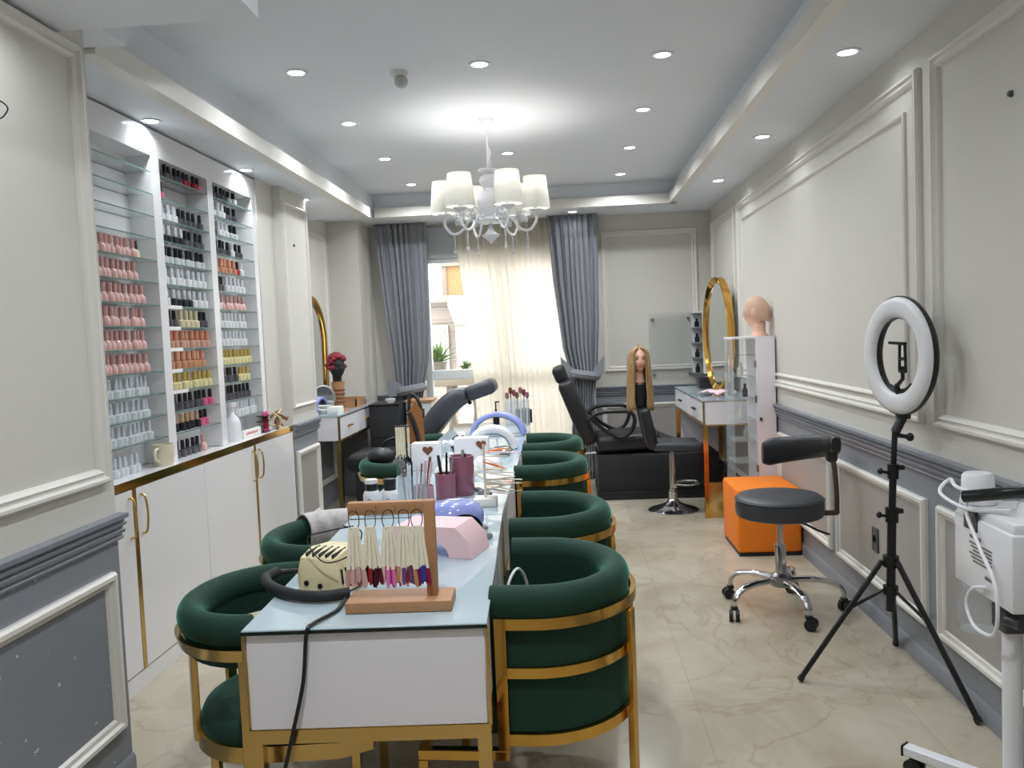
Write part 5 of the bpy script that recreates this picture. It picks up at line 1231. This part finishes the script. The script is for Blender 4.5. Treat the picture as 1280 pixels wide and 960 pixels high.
# clear organiser
def acrylic_box(loc, d, label, name='acrylic_organizer', rz=0):
    t = thing(name, label, 'organizer', loc, rz)
    w_, l_, h_ = d; k = 0.003; b = MB()
    b.box((-w_/2, -l_/2, 0), (w_/2, l_/2, k)); b.box((-w_/2, -l_/2, k), (-w_/2+k, l_/2, h_)); b.box((w_/2-k, -l_/2, k), (w_/2, l_/2, h_)); b.box((-w_/2+k, -l_/2, k), (w_/2-k, -l_/2+k, h_)); b.box((-w_/2+k, l_/2-k, k), (w_/2-k, l_/2, h_))
    b.build('case', 'acrylic', t, smooth=False); return t
t = acrylic_box((-0.685, 3.60, TZ), (0.11, 0.10, 0.155), 'clear acrylic tool box between white bottles and plum cups')
for j in range(5): MB().cyl((-0.03+0.014*j, -0.01, 0.005), (-0.045+0.022*j, 0.015*(j % 2), 0.19+0.012*(j % 3)), 0.004, seg=6).build('tool', ('chrome', 'white_plastic', 'black_plastic', 'pink', 'chrome')[j], t)
# cups
D('plum_pattern', (190, 140, 160), 0.4, var=0.35, scale=160)
def cup(loc, r, h, m_, label, name, sticks=(), slant=0.0, seed=0):
    t = thing(name, label, 'cup', loc)
    MB().lathe([(0.001, 0), (r*0.92, 0), (r, 0.004), (r, h), (r*0.93, h), (r*0.9, 0.006), (0.001, 0.006)], 28).build('cup_body', m_, t, ang=50)
    rd = random.Random(seed)
    for j, (m2, L_, rr, nm) in enumerate(sticks):
        a = rd.uniform(0, 6.28); x, y = 0.5*r*math.cos(a), 0.5*r*math.sin(a)
        MB().tube([(x*0.4, y*0.4, 0.008), (x*1.5, y*1.5, L_*0.8), (x*1.8, y*1.8, L_)], [rr*0.7, rr, rr*0.8], 8).build(nm, m2, t)
    return t
cup((-0.655, 3.69, TZ), 0.046, 0.09, 'plum_pattern', 'patterned mauve pencil cup just behind the wooden beam', 'pencil_cup', (('pink', 0.20, 0.008, 'nail_file'), ('brown', 0.22, 0.007, 'brush'), ('black_plastic', 0.19, 0.005, 'tweezers'), ('chrome', 0.16, 0.004, 'cuticle_pusher'), ('pink', 0.21, 0.007, 'nail_file')), seed=2)
cup((-0.575, 3.83, TZ), 0.048, 0.12, 'plum', 'shorter plum cup holding brushes on second table', 'brush_cup', (('black_plastic', 0.21, 0.006, 'brush'), ('silver', 0.18, 0.004, 'brush'), ('black_matte', 0.2, 0.008, 'brush')), seed=4)
cup((-0.51, 3.93, TZ), 0.058, 0.185, 'plum', 'tall plum box cup, largest on the second table', 'brush_cup', (('silver', 0.22, 0.009, 'nail_clipper'), ('black_plastic', 0.20, 0.007, 'clip')), seed=6)
# swatch ring tree to the right
srs = thing('nail_tip_tree', 'upright stand of clear nail tip wands sticking out over chairs', 'stand', (-0.375, 3.66, TZ))
MB().box((-0.05, -0.05, 0), (0.05, 0.05, 0.035), 0.004).build('base', 'paper', srs)
MB().cyl((0, 0, 0.03), (0, 0, 0.27), 0.006, seg=8).build('post', 'mug_cream', srs)
rd = random.Random(14)
for k in range(26):
    z = 0.05+0.19*rd.random(); a = rd.uniform(-1.0, 0.9); L_ = rd.uniform(0.09, 0.17)
    v = Vector((math.cos(a), math.sin(a), rd.uniform(-.12, .12)))
    MB().tube([Vector((0, 0, z)), Vector((0, 0, z))+v*L_*0.6, Vector((0, 0, z))+v*L_], [0.005, 0.010, 0.005], 6, flat=0.4).build('tip_wand', ('nail_tip', 'paper', 'pink', 'acrylic', 'nail_tip', 'orange_fabric')[5 if k % 9 == 4 else k % 5], srs)
# flat cards
for j, (x, y, r, lab, m_) in enumerate(((-0.47, 3.56, 0.2, 'pale card lying in front of nail tip stand', 'paper'), (-0.44, 4.10, -0.3, 'cream chart card lying behind plum cups', 'nail_tip'), (-0.40, 4.42, 0.4, 'white sheet under the white pouch', 'paper'))):
    tag(MB().box((-0.075, -0.1, 0), (0.075, 0.1, 0.004)).build('card', m_, None, (x, y, TZ), (0, 0, r), smooth=False), lab, 'card')
tag(MB().cbox((0, 0, 0.008), (0.03, 0.16, 0.016), 0.006).build('nail_file', 'black_plastic', None, (-0.415, 3.95, TZ+0.0), (0, 0, 0.5)), 'black nail file lying right of the tall plum cup', 'nail file')
tag(MB().cbox((0, 0, 0.02), (0.012, 0.10, 0.04), 0.004).build('phone', 'rail_grey', None, (-0.40, 3.83, TZ), (0.0, 0, -0.4)), 'grey slab device standing before the nail tip stand', 'device')
tag(MB().tube(curve([(-0.205, 2.46, 0.60), (-0.20, 2.44, 0.74), (-0.17, 2.48, 0.80), (-0.145, 2.54, 0.74), (-0.14, 2.56, 0.60)], 6), 0.0045, 6).build('white_cable', 'white_plastic'), 'thin white cable looped between nearest table and green chair', 'cable')
# white pouch and dome
tag(MB().ell((0, 0, 0.05), (0.12, 0.08, 0.05), 20, 12).ell((0.06, 0.02, 0.06), (0.06, 0.06, 0.045), 14, 9).build('pouch', 'paper', None, (-0.585, 4.28, TZ)), 'soft white pouch lying behind the plum cups', 'pouch')
tag(MB().lathe([(0.001, 0), (0.085, 0), (0.088, 0.01), (0.08, 0.05), (0.05, 0.08), (0.001, 0.092)], 26).build('dome_lamp', 'white_plastic', None, (-0.455, 4.60, TZ)), 'white round dome lamp right of the white pouch', 'lamp')
# white boxes with heart
def heart(r, n=30): return [(r*0.062*16*math.sin(t)**3, r*0.062*(13*math.cos(t)-5*math.cos(2*t)-2*math.cos(3*t)-math.cos(4*t))) for t in [2*PI*i/n for i in range(n)]]
for x, y, w_, lab, hx_ in ((-0.81, 4.72, 0.16, 'white gift box with brown heart at table left edge', 0.015), (-0.57, 4.90, 0.20, 'white gift box with brown heart behind the white pouch', 0.06)):
    t = thing('heart_box', lab, 'box', (x, y, TZ), 0, 'white heart boxes on the third table')
    MB().box((-w_/2, -0.05, 0), (w_/2, 0.05, 0.155), 0.004).build('box_body', 'panel_white', t)
    MB().prism([(u+hx_, v+0.115) for u, v in heart(0.03)], 'y', -0.0525, -0.0495).build('heart', 'brown', t, smooth=False)
# arched lamps
def arch_lamp(loc, rz, w_, h_, th, m1, m2, label, tilt):
    t = thing('arched_nail_lamp', label, 'nail lamp', loc, rz)
    pts = [Vector((-w_/2*math.cos(PI*i/20), 0, max(0.0, h_*math.sin(PI*i/20)))) for i in range(21)]
    R = []
    for i, p in enumerate(pts):
        a = PI*i/20; nn = Vector((-math.cos(a), 0, math.sin(a)))
        R.append([p+nn*v+Vector((0, u, 0.012)) for u, v in rrect(0.11, th, th*0.45, 3)])
    MB().ring_loft(R).build('shell', m1, t, ang=60)
    R = [[p+Vector((0, u, 0.012))-Vector((-math.cos(PI*i/20), 0, math.sin(PI*i/20)))*(th*0.5+v) for u, v in ((-0.04, 0.0), (0.04, 0.0), (0.04, 0.004), (-0.04, 0.004))] for i, p in enumerate(pts)]
    MB().ring_loft(R[1:-1]).build('lining', m2, t, ang=60)
    MB().box((-w_/2, -0.06, 0), (w_/2, 0.06, 0.012), 0.003).build('base', 'table_glass', t)
arch_lamp((-0.50, 5.45, TZ), math.radians(8), 0.28, 0.125, 0.055, 'white_plastic', 'rail_grey', 'white arched nail lamp on third table, before the dark one', 0)
arch_lamp((-0.52, 6.22, TZ), math.radians(-6), 0.38, 0.15, 0.035, 'lilac', 'glass_dark', 'lilac and black arched nail lamp on the farthest table', 0)
tag(MB().ell((0, 0, 0.03), (0.05, 0.07, 0.03), 14, 8).build('computer_mouse', 'chrome', None, (-0.40, 5.2, TZ)), 'shiny rounded gadget in front of the white arched lamp', 'gadget')
# black clips, white figurine
t = thing('black_claw_clip', 'black claw clip left of the white arched lamp', 'hair clip', (-0.71, 5.45, TZ))
for s_ in (-1, 1): MB().tube(curve([(s_*0.012, 0, 0.10), (s_*0.05, 0, 0.07), (s_*0.055, 0, 0.03), (s_*0.03, 0, 0.006)], 5), 0.010, 8).build('jaw', 'black_plastic', t)
MB().box((-0.05, -0.02, 0), (0.05, 0.02, 0.012), 0.003).build('base', 'black_plastic', t)
t = thing('white_figurine', 'small white flower-like ornament left of the black claw clip', 'ornament', (-0.76, 5.25, TZ))
MB().lathe([(0.001, 0), (0.03, 0), (0.032, 0.01), (0.012, 0.03), (0.014, 0.06), (0.001, 0.07)], 14).build('base', 'white_plastic', t)
b = MB()
for k in range(7): b.ell((0.028*math.cos(k*0.9), 0.022*math.sin(k*0.9), 0.075+0.010*(k % 2)), (0.018, 0.018, 0.014), 8, 6)
b.build('petals', 'white_plastic', t)
# glass brush holder at the far end
t = acrylic_box((-0.41, 6.92, TZ), (0.20, 0.14, 0.205), 'glass holder full of makeup brushes at the far table end', 'brush_holder')
for j in range(7):
    x = -0.075+0.025*j; y = 0.02*((j*7) % 3-1); hh = 0.22+0.02*((j*5) % 3)
    s_ = MB().cyl((x, y, 0.005), (x*1.1, y, hh), 0.005, seg=8).build('brush', 'chrome' if j % 2 else 'white_plastic', t)
    MB().lathe([(0.008, hh), (0.018, hh+0.02), (0.014, hh+0.05), (0.001, hh+0.056)], 12, (x*1.1, y, 0)).build('bristles', 'plum' if j % 2 == 0 else 'brown', s_)
tag(MB().box((-0.065, -0.07, 0), (0.065, 0.07, 0.115), 0.006).box((-0.066, -0.071, 0.075), (0.066, 0.071, 0.082)).build('black_box', 'black_leather', None, (-0.375, 7.12, TZ), (0, 0, 0.2)), 'black lidded box behind the glass brush holder', 'box')
t = thing('black_bottle', 'small black pump bottle left of the glass brush holder', 'bottle', (-0.60, 7.02, TZ))
MB().lathe([(0.001, 0), (0.025, 0), (0.027, 0.005), (0.027, 0.09), (0.01, 0.11), (0.01, 0.13)], 16).build('bottle_body', 'black_plastic', t)
MB().cyl((0, 0, 0.13), (0, 0, 0.19), 0.006, seg=8).cbox((0.012, 0, 0.19), (0.04, 0.014, 0.012), 0.003).build('pump', 'black_plastic', t)
# pale swatch sticks on black stand
t = thing('swatch_stick_stand', 'black desk stand hung with pale swatch sticks at table left edge', 'stand', (-0.905, 4.52, TZ))
b = MB(); 
for k in range(5): a = 2*PI*k/5; b.tube([(0, 0, 0.012), (0.05*math.cos(a)*0.5, 0.05*math.sin(a), 0.008)], [0.014, 0.008], 8)
b.build('base', 'black_plastic', t)
MB().cyl((0.012, 0.012, 0.01), (0.012, 0.012, 0.275), 0.006, seg=8).build('post', 'black_plastic', t)
MB().tube([(-0.04, 0.008, 0.272), (0.045, 0.008, 0.272)], 0.005, 8).build('cross_bar', 'black_plastic', t)
rd = random.Random(9)
for k in range(13):
    x = -0.036+0.006*k; L_ = rd.uniform(0.15, 0.18)
    if k in (9, 10): continue
    MB().box((x-0.0024, -0.003*(k % 2), 0.268-L_), (x+0.0024, 0.0015-0.003*(k % 2), 0.268)).build('stick', 'nail_tip', t, smooth=False)
# black bag on third left chair, brown bag behind
t = thing('handbag', 'black quilted bag piled on the third left green chair', 'bag', (-1.12, 5.24, 0.437))
b = MB(); b.ell((0, 0, 0.17), (0.17, 0.15, 0.17), 20, 12); b.ell((-0.06, -0.05, 0.34), (0.09, 0.075, 0.055), 14, 9); b.ell((0.08, 0.06, 0.33), (0.08, 0.09, 0.07), 14, 9); b.build('bag_body', 'black_leather', t)
MB().tube(curve([(-0.10, 0, 0.30), (-0.04, -0.02, 0.42), (0.06, 0.0, 0.44), (0.12, 0.02, 0.33)], 6), 0.010, 8).build('strap', 'black_plastic', t)
MB().ell((-0.075, -0.085, 0.36), (0.018, 0.018, 0.018), 10, 7).build('buckle', 'silver', t)
t = thing('handbag', 'tan and black shoulder bag standing behind the pale swatch sticks', 'bag', (-1.08, 5.75, 0), math.radians(12))
b = MB(); b.prism([(-0.09, 0.62), (0.09, 0.62), (0.075, 1.0), (0.03, 1.08), (-0.02, 1.0)], 'y', -0.05, 0.05); b.build('bag_body', 'tan_leather', t, smooth=False)
b = MB(); b.box((-0.02, -0.02, 0.02), (0.02, 0.02, 0.63)); b.lathe([(0.13, 0), (0.13, 0.015), (0.03, 0.03), (0.03, 0.04)], 20); b.build('stand', 'black_plastic', t)
MB().tube(curve([(-0.02, -0.056, 1.0), (0.02, -0.06, 0.9), (0.07, -0.056, 0.64)], 5), 0.016, 8).tube(curve([(-0.02, 0, 1.0), (0.0, 0.02, 1.12), (0.05, 0.0, 1.08), (0.075, -0.01, 0.98)], 5), 0.012, 8).build('strap', 'black_leather', t)
# under-table bits on the floor
t = thing('footrest', 'black footrest disc under the nearest table at left', 'footrest', (-1.2, 2.96, 0))
MB().lathe([(0.001, 0), (0.05, 0), (0.05, 0.02), (0.02, 0.03), (0.02, 0.12), (0.001, 0.12)], 16).build('foot', 'black_plastic', t)
MB().cbox((0, -0.0, 0.14), (0.12, 0.10, 0.03), 0.012, (0.5, 0, 0)).build('pedal', 'rail_grey', t)
